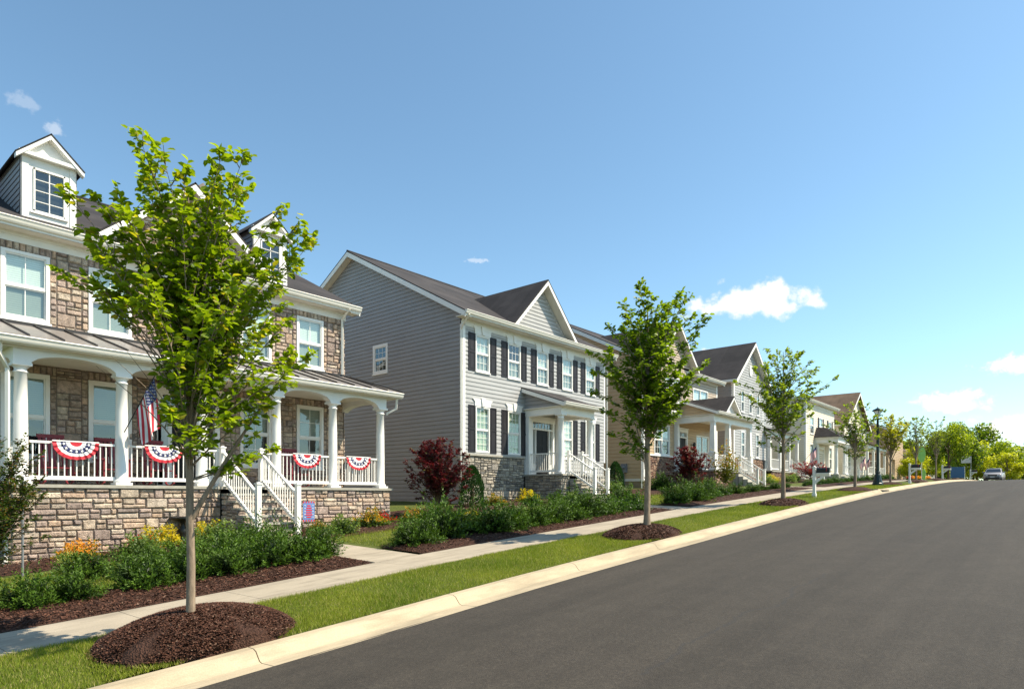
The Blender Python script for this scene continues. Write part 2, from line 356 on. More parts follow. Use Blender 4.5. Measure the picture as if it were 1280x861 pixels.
def raw_mesh(name, V, F, tint=None, mats=('leaf',), nper=4):
    """V (n,3) float array, F (k,nper) int array, tint (k,3) per face"""
    me = bpy.data.meshes.new(name); k = len(F)
    me.vertices.add(len(V)); me.vertices.foreach_set('co', V.astype(np.float32).ravel())
    me.loops.add(k*nper); me.loops.foreach_set('vertex_index', F.astype(np.int32).ravel())
    me.polygons.add(k); me.polygons.foreach_set('loop_start', np.arange(k, dtype=np.int32)*nper)
    me.polygons.foreach_set('loop_total', np.full(k, nper, dtype=np.int32))
    for m in mats: me.materials.append(MATS[m])
    if tint is not None:
        ca = me.color_attributes.new('tint', 'FLOAT_COLOR', 'CORNER')
        c = np.concatenate([tint, np.ones((k, 1))], 1).repeat(nper, axis=0); ca.data.foreach_set('color', c.astype(np.float32).ravel())
    me.update(calc_edges=True); me.validate(); return me

def props(o, label=None, cat=None, group=None, kind=None):
    for k, x in (('label', label), ('category', cat), ('group', group), ('kind', kind)):
        if x: o[k] = x
    return o
def thing(name, label, cat, base, group=None):
    o = bpy.data.objects.new(name, None); col.objects.link(o); o.location = base; o['_b'] = tuple(base); o.empty_display_size = .2
    return props(o, label, cat, group)
def put(name, me, loc, rot=0, scale=1, parent=None):
    o = bpy.data.objects.new(name, me); col.objects.link(o)
    if parent is not None: o.parent = parent
    else:
        o.location = loc; o.rotation_euler = (0, 0, rot); o.scale = (scale,)*3 if not hasattr(scale, '__len__') else scale
    return o
def copy_tree(o, parent=None):
    c = o.copy(); col.objects.link(c)
    if parent is not None: c.parent = parent; c.matrix_parent_inverse = o.matrix_parent_inverse
    for ch in [x for x in bpy.data.objects if x.parent == o]: copy_tree(ch, c)
    return c
def frame(a=None, y=None):
    """facade frame. a: wall on plane X=-a facing the street (+X), u = Y ; y: wall on plane Y=y facing -Y, u = X"""
    if a is not None: return lambda u, z, n=0: (-a+n, u, z)
    return lambda u, z, n=0: (u, y-n, z)
def frame_back(y): return lambda u, z, n=0: (u, y+n, z)
# ---------------------------------------------------------------- setting: ground, road, kerb, sidewalk
def sheet(name, xs, ys, zf, material, kind='structure', **k):
    """xs: list of functions/values of Y (columns), ys rows"""
    m = M(); nx = len(xs); vs = []
    for y in ys:
        for q in xs:
            x = q(y) if callable(q) else q
            vs.append((x, y, zf(x, y)))
    fs = [(j*nx+i, j*nx+i+1, (j+1)*nx+i+1, (j+1)*nx+i) for j in range(len(ys)-1) for i in range(nx-1)]
    m.mesh(vs, fs, 0, (1,1,1), True)
    o = m.build(name, material); props(o, kind=kind, **k); return o
YS = [-60,-30,-15]+[-8+.5*i for i in range(0, 120)]+[53+2*i for i in range(60)]+[180,220,280,350,450,700]
def ground_z(x, y):
    if xc(y)-.02 < x < 7.8: return gz(x, y)-.35 if x < 7.3 else zc(y)
    if si(y)-.02 < x <= xc(y): return gz(x, y)-(.06 if x < so(y)+.03 else 0.0)
    if x >= 7.8: return zc(y)+.02+min(.8, .02*(x-7.8))
    return gz(x, y)
gx = [-500,-250,-150,-90,-60,-45,-35,-28,-22,-19,-17,-15,-13.5,-12.5,-11.5]
sheet('ground', gx+[lambda y: si(y)-.015, lambda y: si(y)+.03, lambda y: so(y)-.03, lambda y: so(y)+.035, lambda y: so(y)+.9, lambda y: xc(y)-.01, lambda y: xc(y)+.05, 0, 7.2, 7.31, 7.8, 9, 12, 20, 40, 80, 160, 300],
      YS, ground_z, 'grass_ground')
sheet('road', [lambda y: xc(y)+.56, lambda y: xc(y)+2, lambda y: xc(y)+4.5, 0, 2.5, 4.5, 6.2, 7.25-.56],
      YS, lambda x, y: zc(y)-.12+.1*(1-((x)/6.8)**2) if abs(x) < 6.8 else zc(y)-.12, 'asphalt')
def kerb(side, name):
    m = M(); prof = [(-.0, -.2), (0, 0), (.03, .012), (.14, .008), (.19, -.012), (.23, -.06), (.27, -.105), (.31, -.118), (.45, -.112), (.6, -.106), (.6, -.2)]
    y = -30.0
    while y < 150:
        y2 = y+3.05
        ks = [y+.006, y+1.5, y2-.006]; n = len(prof); vs = []
        for k in ks:
            for d, h in prof:
                x = xc(k)+d if side < 0 else 7.25-d
                vs.append((x, k, zc(k)+h))
        fs = [(j*n+i, j*n+i+1, (j+1)*n+i+1, (j+1)*n+i) for j in range(2) for i in range(n-1)]
        fs += [tuple(range(n)), tuple(range(2*n, 3*n))[::-1]]
        if side > 0: fs = [f[::-1] for f in fs]
        m.mesh(vs, fs); y = y2
    o = m.build(name, 'kerb_concrete'); props(o, kind='structure')
kerb(-1, 'kerb'); kerb(1, 'kerb')
def slab_strip(name, x0, x1, ya, yb, step, zf, top=.012, material='walk_concrete'):
    m = M(); y = ya
    while y < yb-.05:
        y2 = min(y+step, yb); vs = []
        for k, e in ((y, .005), (y2, -.005)):
            for q in (x0, x1):
                x = q(k) if callable(q) else q
                vs.append((x, k+e, zf(x, k)))
        a, b, c_, d = vs
        bo = [(p[0], p[1], p[2]-.15) for p in (a, b, d, c_)]; to = [(p[0], p[1], p[2]+top) for p in (a, b, d, c_)]
        m.box8(bo+to); y = y2
    o = m.build(name, material); props(o, kind='structure')
slab_strip('sidewalk', si, so, -24, 130, 1.52, lambda x, y: zc(y)+.05)
slab_strip('sidewalk', 9.3, 10.6, -24, 130, 1.52, lambda x, y: zc(y)+.04)
def walk(pts_y0, pts_y1, x_in, n=4, name='path'):
    """front walk from sidewalk to the steps: runs along X between y0 and y1"""
    m = M(); x0 = si((pts_y0+pts_y1)/2)-.006; xs = [x0+(x_in-x0)*i/n for i in range(n+1)]
    for a, b in zip(xs, xs[1:]):
        fl = .55*max(0, 1-abs(a-x0)/.8) if a == xs[0] else 0
        c = [(a-.004, pts_y0), (b+.004, pts_y0), (b+.004, pts_y1), (a-.004, pts_y1)]
        zz = [gz(min(x, x0), y)+.016 for x, y in c]
        m.box8([(x, y, z-.12) for (x, y), z in zip(c, zz)]+[(x, y, z) for (x, y), z in zip(c, zz)])
    props(m.build(name, 'walk_concrete'), kind='structure')
walk(7.85, 8.95, -14.3); walk(20.9, 22.0, -14.3, 3)
m = M(); m.box(-15.05, -14.0, 21.0, 23.95, 1.5, 1.93); props(m.build('path', 'step_concrete'), kind='structure')
walk(38.6, 39.8, -14.4); walk(57.2, 58.4, -14.6); walk(68.5, 69.7, -15.5)

rng = np.random.default_rng(5)
def blades(name, rects, dens, hgt=.048, wid=.0055, seed=1, excl=(), tint=None, **k):
    r = np.random.default_rng(seed); VV = []; TT = []; cnt = 0
    for x0f, x1f, y0, y1, dn in rects:
        n = int(dn*(y1-y0)*2.2); y = r.uniform(y0, y1, n); a = np.array([x0f(t) if callable(x0f) else x0f for t in y]); b = np.array([x1f(t) if callable(x1f) else x1f for t in y])
        x = a+(b-a)*r.random(n); keep = np.ones(n, bool)
        for ex, ey, ra, rb in excl: keep &= ((x-ex)/ra)**2+((y-ey)/rb)**2 > 1+.16*np.sin(7*np.arctan2(y-ey, x-ex)+ex)
        x = x[keep]; y = y[keep]; n = len(x)
        z = np.array([ground_z(p, q) for p, q in zip(x.tolist(), y.tolist())])
        sc_ = 1+np.clip((y-8)/25, 0, 2.2)
        h = hgt*r.uniform(.5, 1.25, n)*(1+.35*np.sin(x*3.1+1.3*np.sin(y*1.7))*np.sin(y*2.3)); ww = wid*sc_
        an = r.uniform(0, 2*PI, n); le = r.uniform(.1, .8, n)*h; la = r.uniform(0, 2*PI, n)
        p0 = np.stack([x-np.cos(an)*ww/2, y-np.sin(an)*ww/2, z], 1); p1 = np.stack([x+np.cos(an)*ww/2, y+np.sin(an)*ww/2, z], 1)
        p2 = np.stack([x+np.cos(la)*le, y+np.sin(la)*le, z+h], 1)
        VV.append(np.stack([p0, p1, p2], 1).reshape(-1, 3))
        pat = .5+.5*np.sin(x*2.1+np.sin(y*1.1)*2)*np.cos(y*1.3+x)
        q = np.clip(pat*.6+r.random(n)*.6-.1, 0, 1)[:,None]
        c = (1-q)*np.array((.095,.16,.01))+q*np.array((.29,.32,.035)); dry = r.random(n) < .13; c[dry] = (.42,.36,.14)
        TT.append(c*r.uniform(.75, 1.2, (n, 1)))
    V = np.concatenate(VV); T = np.concatenate(TT); F = np.arange(len(V)).reshape(-1, 3)
    o = bpy.data.objects.new(name, raw_mesh(name, V, F, T, ('grass_blade',), 3)); col.objects.link(o); return props(o, kind='stuff', **k)
# mulch mounds round the street trees
MOUNDS = [(-7.78, 3.42, 1.0, 1.08, .33), (-7.9, 13.95, .86, 1.15, .24), (-8.0, 24.3, .8, 1.1, .2), (-8.25, 35.4, .8, 1.1, .18), (-8.75, 46.0, .75, 1.0, .16), (-8.8, 55.2, .75, 1.0, .15), (-9.0, 65.6, .75, 1.0, .15), (-9.25, 80.5, .75, 1, .15)]
EXC = [(a, b, c*.93, d*.93) for a, b, c, d, e in MOUNDS]
blades('grass', [(so, lambda y: xc(y)-.0, -1, 6, 5200), (so, lambda y: xc(y)-.0, 6, 13, 3800), (so, lambda y: xc(y), 13, 25, 1500), (so, lambda y: xc(y), 25, 48, 600)], 1, excl=EXC, seed=3,
       label='mown green grass strip between the kerb and the sidewalk', cat='grass')
blades('grass', [(-14.6, -11.75, -1, 7.6, 2300), (-14.3, -11.6, 9.2, 20.7, 1200), (-16.3, -14.2, 9.2, 16, 1100), (-14.3, -11.9, 22.2, 34, 500), (-17, -14, 26, 33, 500)], 1, hgt=.06, wid=.008, seed=4,
       label='green front lawn behind the rows of low shrubs', cat='grass')
def chips(r, n, fx, scale=1.0):
    """little bark chips: fx(n)-> x,y,z arrays"""
    x, y, z = fx(n); an = r.uniform(0, PI, n); l = r.uniform(.009, .026, n)*scale; ww = r.uniform(.003, .0065, n)*scale; ti = r.uniform(-.5, .5, n)
    d = np.stack([np.cos(an)*np.cos(ti), np.sin(an)*np.cos(ti), np.sin(ti)], 1); e = np.stack([-np.sin(an), np.cos(an), r.uniform(-.6, .6, n)], 1)
    c = np.stack([x, y, z+.006], 1); V = np.stack([c-d*l[:,None]-e*ww[:,None], c+d*l[:,None]-e*ww[:,None], c+d*l[:,None]+e*ww[:,None], c-d*l[:,None]+e*ww[:,None]], 1).reshape(-1, 3)
    T = np.array((.085,.035,.02))*r.uniform(.25, 1.5, (n, 1)); hi = r.random(n) < .045; T[hi] = (.2,.12,.08)
    return V, T
def add_chips(o, V, T, b):
    """append quads to a built mesh object"""
    me = raw_mesh('mulch', V-np.array(b), np.arange(len(V)).reshape(-1, 4), T, ('tint_plain',), 4)
    import bmesh
    bm = bmesh.new(); bm.from_mesh(o.data); n0 = len(bm.faces); bm.from_mesh(me); bm.faces.ensure_lookup_table()
    o.data.materials.append(MATS['tint_plain'])
    for f in bm.faces[n0:]: f.material_index = len(o.data.materials)-1
    bm.to_mesh(o.data); bm.free(); bpy.data.meshes.remove(me)
MLAB = ['wide dark brown mulch mound round the nearest street tree trunk', 'brown mulch mound round the second street tree, before the grey house', 'mulch mound round the third street tree, beside the white mailbox post',
        'small mulch mound round the fourth street tree, behind the storm drain inlet', 'small mulch mound round the street tree just past the lamp post', 'distant mulch mound under the second tree past the lamp post',
        'distant mulch mound under the third tree past the lamp post', 'farthest small mulch mound on the grass verge']
for i, (cx, cy, ra, rb, hh) in enumerate(MOUNDS):
    r = np.random.default_rng(20+i); m = M(); n, k = 40, 12; vs = []
    def mz(q, a): return zc(cy+rb*q*math.sin(a))+.045+hh*(1-q**2)**.8-.05*(q > .97)+.012*math.sin(9*q+3*a+i)
    for j in range(k+1):
        q = j/k
        for t in range(n):
            a = 2*PI*t/n; qq = q*(1+.05*math.sin(5*a+i)+.03*math.sin(11*a))
            X_ = cx+ra*qq*math.cos(a); Y_ = cy+rb*qq*math.sin(a); Z_ = zc(Y_)+.03+hh*max(0, 1-q**2)**.75-.04*(j == k)
            X_ = min(X_, xc(Y_)+.01)
            vs.append((X_, Y_, Z_))
    m.mesh(vs, [(j*n+t, j*n+(t+1) % n, (j+1)*n+(t+1) % n, (j+1)*n+t) for j in range(k) for t in range(n)], 0, (1,1,1), True)
    o = m.build('mulch_mound', 'mulch', base=(cx, cy, zc(cy))); props(o, MLAB[i], 'mulch mound', 'mulch mounds round the street trees')
    if i < 3:
        def fx(n):
            q = np.sqrt(r.random(n))*1.02; a = r.uniform(0, 2*PI, n); x = cx+ra*q*np.cos(a); y = cy+rb*q*np.sin(a)
            x = np.minimum(x, np.array([xc(t)-.01 for t in y]))
            return x, y, np.array([zc(t) for t in y])+.035+hh*np.clip(1-q**2, 0, 1)**.75
        V, T = chips(r, (26000, 7000, 1500)[i], fx, (1, 1.3, 2)[i]); add_chips(o, V, T, (cx, cy, zc(cy)))
def bed(x0, x1, y0, y1, seed, nchip, edge=.12, hh=.07):
    r = np.random.default_rng(seed); m = M(); ny = max(4, int((y1-y0)/.35)); nx = 8; vs = []
    f0 = x0 if callable(x0) else (lambda y: x0); f1 = x1 if callable(x1) else (lambda y: x1)
    for j in range(ny+1):
        y = y0+(y1-y0)*j/ny; a = f0(y)+edge*.6*math.sin(y*1.7+seed)+edge*.4*math.sin(y*4.1); b = f1(y)
        for i in range(nx+1):
            q = i/nx; x = a+(b-a)*q; en = min(q, 1-q)*4; en = min(1, en, (y-y0+.01)*2, (y1-y+.01)*2)
            vs.append((x, y, gz(min(x, si(y)-.001), y)+.01+hh*max(0, en)**.5-(.03 if i in (0,) else 0)))
    nn = nx+1; m.mesh(vs, [(j*nn+i, j*nn+i+1, (j+1)*nn+i+1, (j+1)*nn+i) for j in range(ny) for i in range(nx)], 0, (1,1,1), True)
    o = m.build('mulch_bed', 'mulch'); props(o, kind='stuff')
    def fx(n):
        y = r.uniform(y0, y1, n); q = r.uniform(.02, .98, n); a = np.array([f0(t) for t in y]); b = np.array([f1(t) for t in y]); x = a+(b-a)*q
        en = np.clip(np.minimum.reduce([np.minimum(q, 1-q)*4, np.ones(n), (y-y0)*2, (y1-y)*2]), 0, 1)
        return x, y, np.array([gz(min(p, si(t)-.001), t) for p, t in zip(x.tolist(), y.tolist())])+.012+hh*en**.5
    if nchip:
        V, T = chips(r, nchip, fx, 1.3); add_chips(o, V, T, (0,0,0))
    return o
bed(-11.85, lambda y: si(y)-.03, -1, 7.8, 1, 16000); bed(-16.35, -14.9, 3, 7.75, 2, 2500); bed(-16.35, -14.0, 9.15, 12.9, 3, 2500)
bed(-11.8, lambda y: si(y)-.03, 9.1, 20.7, 4, 10000); bed(-18.3, -15.7, 13.9, 22.3, 5, 1500); bed(-12.0, lambda y: si(y)-.03, 22.3, 37.9, 6, 2500); bed(-18.2, -14.8, 26.5, 38.3, 7, 0)
bed(-12.2, lambda y: si(y)-.03, 40.1, 56.5, 8, 0); bed(-17.5, -14.5, 40.5, 56.5, 9, 0); bed(-12.5, lambda y: si(y)-.03, 59, 67.5, 10, 0)
# storm drain inlet
m = M(); y0, y1 = 36.3, 38.3
m.box(-8.15, -7.4, y0, y1, zc(37)-.1, zc(37)+.035); m.box(-7.6, -7.26, y0+.25, y1-.25, zc(37)-.12, zc(37)-.02, 1)  # second box paints the darkness of the drain mouth
props(m.build('storm_drain', ['kerb_concrete', 'unlit_dark'], base=(-7.7, 37, zc(37)-.1)), 'low concrete storm drain inlet in the kerb behind the mailbox', 'storm drain')

# ---------------------------------------------------------------- vegetation
def unit(v): return v/np.maximum(1e-9, np.linalg.norm(v, axis=-1, keepdims=True))
def leaves(P, Dr, Nn, size, ratio=.62, fold=.25):
    """8-vertex ovate leaves as two quads. returns V,F"""
    n = len(P); Dr = unit(Dr); S = unit(np.cross(Dr, Nn)); U = np.cross(S, Dr); s = size[:,None] if hasattr(size, '__len__') else size
    b = P; t = P+Dr*s-U*s*.12; h = ratio*.5*s
    l1 = P+Dr*s*.3+S*h+U*h*fold; l2 = P+Dr*s*.72+S*h*.78+U*h*fold*.6; r1 = P+Dr*s*.3-S*h+U*h*fold; r2 = P+Dr*s*.72-S*h*.78+U*h*fold*.6
    V = np.stack([b, r1, r2, t, l2, l1], 1).reshape(-1, 3); i = np.arange(n)[:,None]*6
    F = np.concatenate([i+np.array([[0,1,2,3]]), i+np.array([[0,3,4,5]])], 1).reshape(-1, 4)
    return V, F
def kites(P, Dr, Nn, size, ratio=.3):
    n = len(P); Dr = unit(Dr); S = unit(np.cross(Dr, Nn)); s = size[:,None] if hasattr(size, '__len__') else size
    V = np.stack([P, P+Dr*s*.45-S*s*ratio*.5, P+Dr*s, P+Dr*s*.45+S*s*ratio*.5], 1).reshape(-1, 3)
    return V, np.arange(4*n).reshape(-1, 4)
def crown_tree(limbs, trunk, seed, leaf=.1, per=11, twig=.42, gap=.13, cols=((.075,.13,.014), (.2,.235,.02)), tip=None, inner=.25, shape='leaf', droop=.35, twn=1.0, prune=None):
    """limbs: list of (start_height, tip xyz, radius). trunk: list of (x,y,z,r). returns (wood M, leaf mesh arrays), origin at the trunk base"""
    r = np.random.default_rng(seed); wood = M(); wood.tube([t[:3] for t in trunk], [t[3] for t in trunk], 0, 10)
    tz = [t[2] for t in trunk]; P = []; D_ = []; H = []
    def trunk_at(z): return np.array([np.interp(z, tz, [t[i] for t in trunk]) for i in range(3)])
    for h0, tip_, rad in limbs:
        a = trunk_at(h0); c = np.array(tip_, float); v = c-a; ln = np.linalg.norm(v)
        ctrl = a+v*.45+np.array((-v[0]*.1, -v[1]*.1, -ln*.02 if v[2] < .6*ln else .04*ln))*1.2+r.normal(0, .05*ln, 3)
        ts = np.linspace(0, 1, 9); path = [(1-t)**2*a+2*t*(1-t)*ctrl+t*t*c for t in ts]
        wood.tube([tuple(p) for p in path], [rad*(1-.82*t) for t in ts], 0, 6)
        L_ = ln; k = max(4, int(L_*(1-inner)/gap*twn))
        for j in range(k+2):
            t = 1.0 if j >= k else inner+(1-inner)*(j+r.random()*.8)/k; p = (1-t)**2*a+2*t*(1-t)*ctrl+t*t*c; tg = unit(2*(1-t)*(ctrl-a)+2*t*(c-ctrl))
            side = r.normal(0, 1, 3); side -= tg*side.dot(tg); side = unit(side); side[2] = abs(side[2])*.5 if r.random() < .6 else side[2]*.6
            d = unit(tg*(r.uniform(.5, 1.1) if t < 1 else 2.)+side*.9); tl = twig*r.uniform(.5, 1.1)*(1.05-.5*t)*min(1, .35+L_*.35)
            q = p+d*tl
            if prune and prune(q): continue
            wood.tube([tuple(p), tuple((p+q)/2+np.array((0, 0, .01))), tuple(q)], [.007, .004, .002], 0, 4, cap=False)
            for i in range(per):
                f = (i+.5)/per; pp = p+d*tl*(.1+.95*f); sd = 1 if i % 2 else -1
                perp = unit(np.cross(d, (0, 0, 1.))+1e-4); dd = unit(d*.55+perp*sd*r.uniform(.5, 1.2)+r.normal(0, .3, 3)+np.array((0, 0, -droop*r.uniform(0, 1.3))))
                P.append(pp+r.normal(0, .015, 3)); D_.append(dd); H.append(t)
    P = np.array(P); D_ = np.array(D_); n = len(P); Nn = unit(np.array((0, 0, 1.))+r.normal(0, .45, (n, 3)))
    sz = leaf*r.uniform(.65, 1.15, n)
    V, F = (leaves if shape == 'leaf' else kites)(P, D_, Nn, sz, *(() if shape == 'leaf' else (.6,)))
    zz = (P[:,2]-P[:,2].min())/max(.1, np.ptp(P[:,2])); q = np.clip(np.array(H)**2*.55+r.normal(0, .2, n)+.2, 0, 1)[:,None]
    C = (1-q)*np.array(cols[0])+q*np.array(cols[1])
    if tip is not None: k = r.random(n) < tip[0]*np.array(H); C[k] = np.array(tip[1])
    C = C*r.uniform(.82, 1.15, (n, 1)); T = C.repeat(2 if shape == 'leaf' else 1, axis=0)
    return wood, V, F, T
def plant_tree(name, label, cat, loc, limbs, trunk, seed, group=None, leafmat='leaf', barkm='bark', **k):
    wood, V, F, T = crown_tree(limbs, trunk, seed, **k)
    root = thing(name, label, cat, loc, group)
    wood.v = [(a+loc[0], b+loc[1], c+loc[2]) for a, b, c in wood.v]; wood.build('trunk', barkm, root)
    put('crown', raw_mesh('crown', V, F, T, (leafmat,), 4), None, parent=root)
    return root
F_ = np.array((-math.sin(R(40.687)), math.cos(R(40.687)), 0)); R_ = np.array((math.cos(R(40.687)), math.sin(R(40.687)), 0))
def limbset(tips, depth, seed, h_lo, h_hi, nextra, rad=.02, zc_=None):
    """tips: outline limbs as (across, height); random depth. plus extra limbs inside the same outline"""
    r = np.random.default_rng(seed); out_ = []; mx = max(abs(t[0]) for t in tips); zs = [t[1] for t in tips]; zmin, zmax = min(zs), max(zs)
    for a, z in tips:
        a *= .9; z = z-.1-.22*max(0, (z-zmin)/(zmax-zmin))**2; dp = .75*depth*math.sqrt(max(0, 1-(abs(a)/mx/1.15)**2))*r.uniform(-.8, .8); p = R_*a+F_*dp
        h0 = min(z-.15*abs(a)-.1, h_lo+(h_hi-h_lo)*np.clip((z-zmin)/(zmax-zmin), 0, 1)*r.uniform(.35, 1)-.35*abs(a)*0); out_.append((max(h_lo, h0), (p[0], p[1], z), rad))
    for i in range(nextra):
        z = zmin+(zmax-zmin)*r.uniform(.2, .87); q = (z-zmin)/(zmax-zmin); an = r.uniform(0, 2*PI); rr = r.uniform(.35, .95)*depth*(math.sin(PI*min(1, q*.75+.2)))
        p = R_*math.cos(an)*rr+F_*math.sin(an)*rr; out_.append((max(h_lo, h_lo+(h_hi-h_lo)*q*r.uniform(.3, .9)), (p[0], p[1], z), rad*.8))
    return out_
# nearest street tree: heights above its base (world .43)
T1 = [(-.3,5.62),(-.6,5.42),(-.2,5.3),(.02,5.35),(.22,5.3),(.72,5.6),(.45,5.3),(.6,5.45),(1.0,5.1),(1.15,4.95),(1.32,4.8),(1.2,4.4),(1.45,4.6),(.95,4.1),(1.0,3.75),(1.42,3.22),(1.3,2.95),(.95,2.65),(1.1,3.3),(-1.42,4.7),(-1.1,4.95),(-1.42,4.2),(-1.3,4.15),(-1.0,4.5),(-.85,4.95),(-.9,4.15),(-.75,4.35),(.5,2.1),(.2,2.35),(.05,2.5),(.7,2.45),(-1.15,4.1),(.9,2.2)]
lim = limbset(T1, 1.1, 11, 1.75, 4.1, 60, .013)
lim += [(1.28, tuple(R_*1.15+F_*-.1+np.array((0,0,3.0))), .032), (1.5, tuple(R_*-.45+F_*.3+np.array((0,0,3.6))), .03)]
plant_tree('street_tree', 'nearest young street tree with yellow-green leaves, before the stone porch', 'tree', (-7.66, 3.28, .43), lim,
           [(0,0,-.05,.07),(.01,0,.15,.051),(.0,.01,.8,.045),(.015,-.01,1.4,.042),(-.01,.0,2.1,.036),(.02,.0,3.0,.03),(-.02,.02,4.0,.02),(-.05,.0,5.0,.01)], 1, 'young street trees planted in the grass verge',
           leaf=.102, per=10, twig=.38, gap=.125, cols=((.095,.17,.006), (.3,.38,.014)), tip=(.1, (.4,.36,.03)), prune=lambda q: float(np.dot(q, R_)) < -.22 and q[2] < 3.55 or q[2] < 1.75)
T2 = [(-.25,5.85),(.0,5.6),(.78,5.7),(.5,5.5),(1.2,5.3),(1.3,4.95),(1.05,4.5),(.95,5.6),(-.55,5.2),(-.6,4.6),(-1.4,4.3),(-1.3,3.9),(-.95,3.55),(-1.3,3.3),(-1.1,2.8),(-.8,2.3),(-.45,1.9),(.6,3.6),(1.15,3.5),(1.3,3.9),(.85,3.0),(.4,2.5),(.95,4.1),(-.2,2.1),(-.9,4.9),(-.1,5.2),(.1,4.9)]
lim = limbset(T2, 1.15, 12, 1.5, 4.6, 40, .017)+[(.95, tuple(R_*-.55+F_*-.2+np.array((0,0,2.9))), .035)]
plant_tree('street_tree', 'second street tree with dense mid-green crown between the grey and tan houses', 'tree', (-7.75, 13.95, 1.27), lim,
           [(0,0,-.05,.1),(0,0,.3,.075),(.02,0,1.2,.068),(0,.01,2.2,.055),(.03,0,3.5,.04),(0,.02,4.8,.02),(.03,0,5.5,.008)], 2, 'young street trees planted in the grass verge',
           leaf=.125, per=10, twig=.46, gap=.12, cols=((.07,.14,.008), (.22,.3,.016)))
T3 = [(-.35,5.75),(.0,5.6),(.35,5.3),(1.3,4.7),(1.5,5.0),(.9,4.6),(1.85,4.45),(1.3,3.9),(1.1,3.1),(.9,2.5),(-.6,5.2),(-1.3,4.0),(-1.7,4.4),(-1.35,3.6),(-1.5,3.2),(-1.1,2.6),(-.7,2.1),(.0,1.9),(.5,2.0),(.7,5.0),(-1.0,4.9),(1.2,3.5)]
lim = limbset(T3, 1.25, 13, 1.6, 4.4, 36, .018)
plant_tree('street_tree', 'third street tree with one long limb leaning right, beside a white mailbox post', 'tree', (-8.0, 24.3, 1.9), lim,
           [(0,0,-.05,.09),(0,0,1.2,.065),(0,.01,2.5,.05),(.03,0,4.2,.025),(0,.0,5.3,.008)], 3, 'young street trees planted in the grass verge',
           leaf=.12, per=9, twig=.4, gap=.16, cols=((.1,.17,.012), (.3,.37,.03)))
T4 = [(-1.3,3.2),(-.9,3.9),(-.4,4.3),(.2,4.0),(.6,4.3),(1.2,3.6),(1.6,4.0),(.9,2.9),(.8,2.1),(-.9,2.4),(-.5,1.8),(.4,1.7),(1.2,2.6),(0,3.2)]
plant_tree('street_tree', 'fourth street tree, low round crown before two small flags', 'tree', (-8.2, 35.3, 2.42), limbset(T4, 1.3, 14, 1.3, 3.0, 20, .022),
           [(0,0,-.05,.08),(0,0,1.2,.06),(0,.01,2.5,.04),(0,0,3.8,.01)], 4, 'young street trees planted in the grass verge', leaf=.13, per=8, twig=.38, gap=.17, cols=((.09,.16,.01), (.28,.35,.025)))
vg = []
FAR = [(-8.7, 46.0, 4.7, 1.3, 'thin tall street tree with golden tinted leaves just right of the lamp post', ((.2,.22,.014), (.5,.47,.03)), 1.0, 30),
       (-8.8, 55.2, 4.9, 1.3, 'sparse thin street tree right of the second mailbox', ((.11,.16,.012), (.3,.35,.03)), 1.4, 14),
       (-9.0, 65.6, 5.7, 1.6, 'sparse fork-topped street tree between the second and third mailboxes', ((.11,.16,.012), (.3,.35,.03)), 1.5, 14)]
for i, (x, y, h, wd, lab, cs, lo, ne) in enumerate(FAR):
    r = np.random.default_rng(70+i); tips = [(wd*math.sin(a)*r.uniform(.8, 1.1)*(1 if i else .8), lo+1+(h-lo-1)*(.5+.5*math.cos(a*.8))*r.uniform(.85, 1)) for a in np.linspace(-2.6, 2.6, 14)]
    plant_tree('street_tree', lab, 'tree', (x, y, gz(x, y)), limbset(tips, wd*.8, 80+i, lo, h*.72, ne, .02), [(0,0,-.05,.07),(0,0,h*.35,.05),(0,.02,h*.7,.03),(0,0,h*.9,.01)], 60+i,
               'young street trees planted in the grass verge', leaf=.14, per=6, twig=.4, gap=.2 if i == 0 else .26, cols=cs, inner=.35)

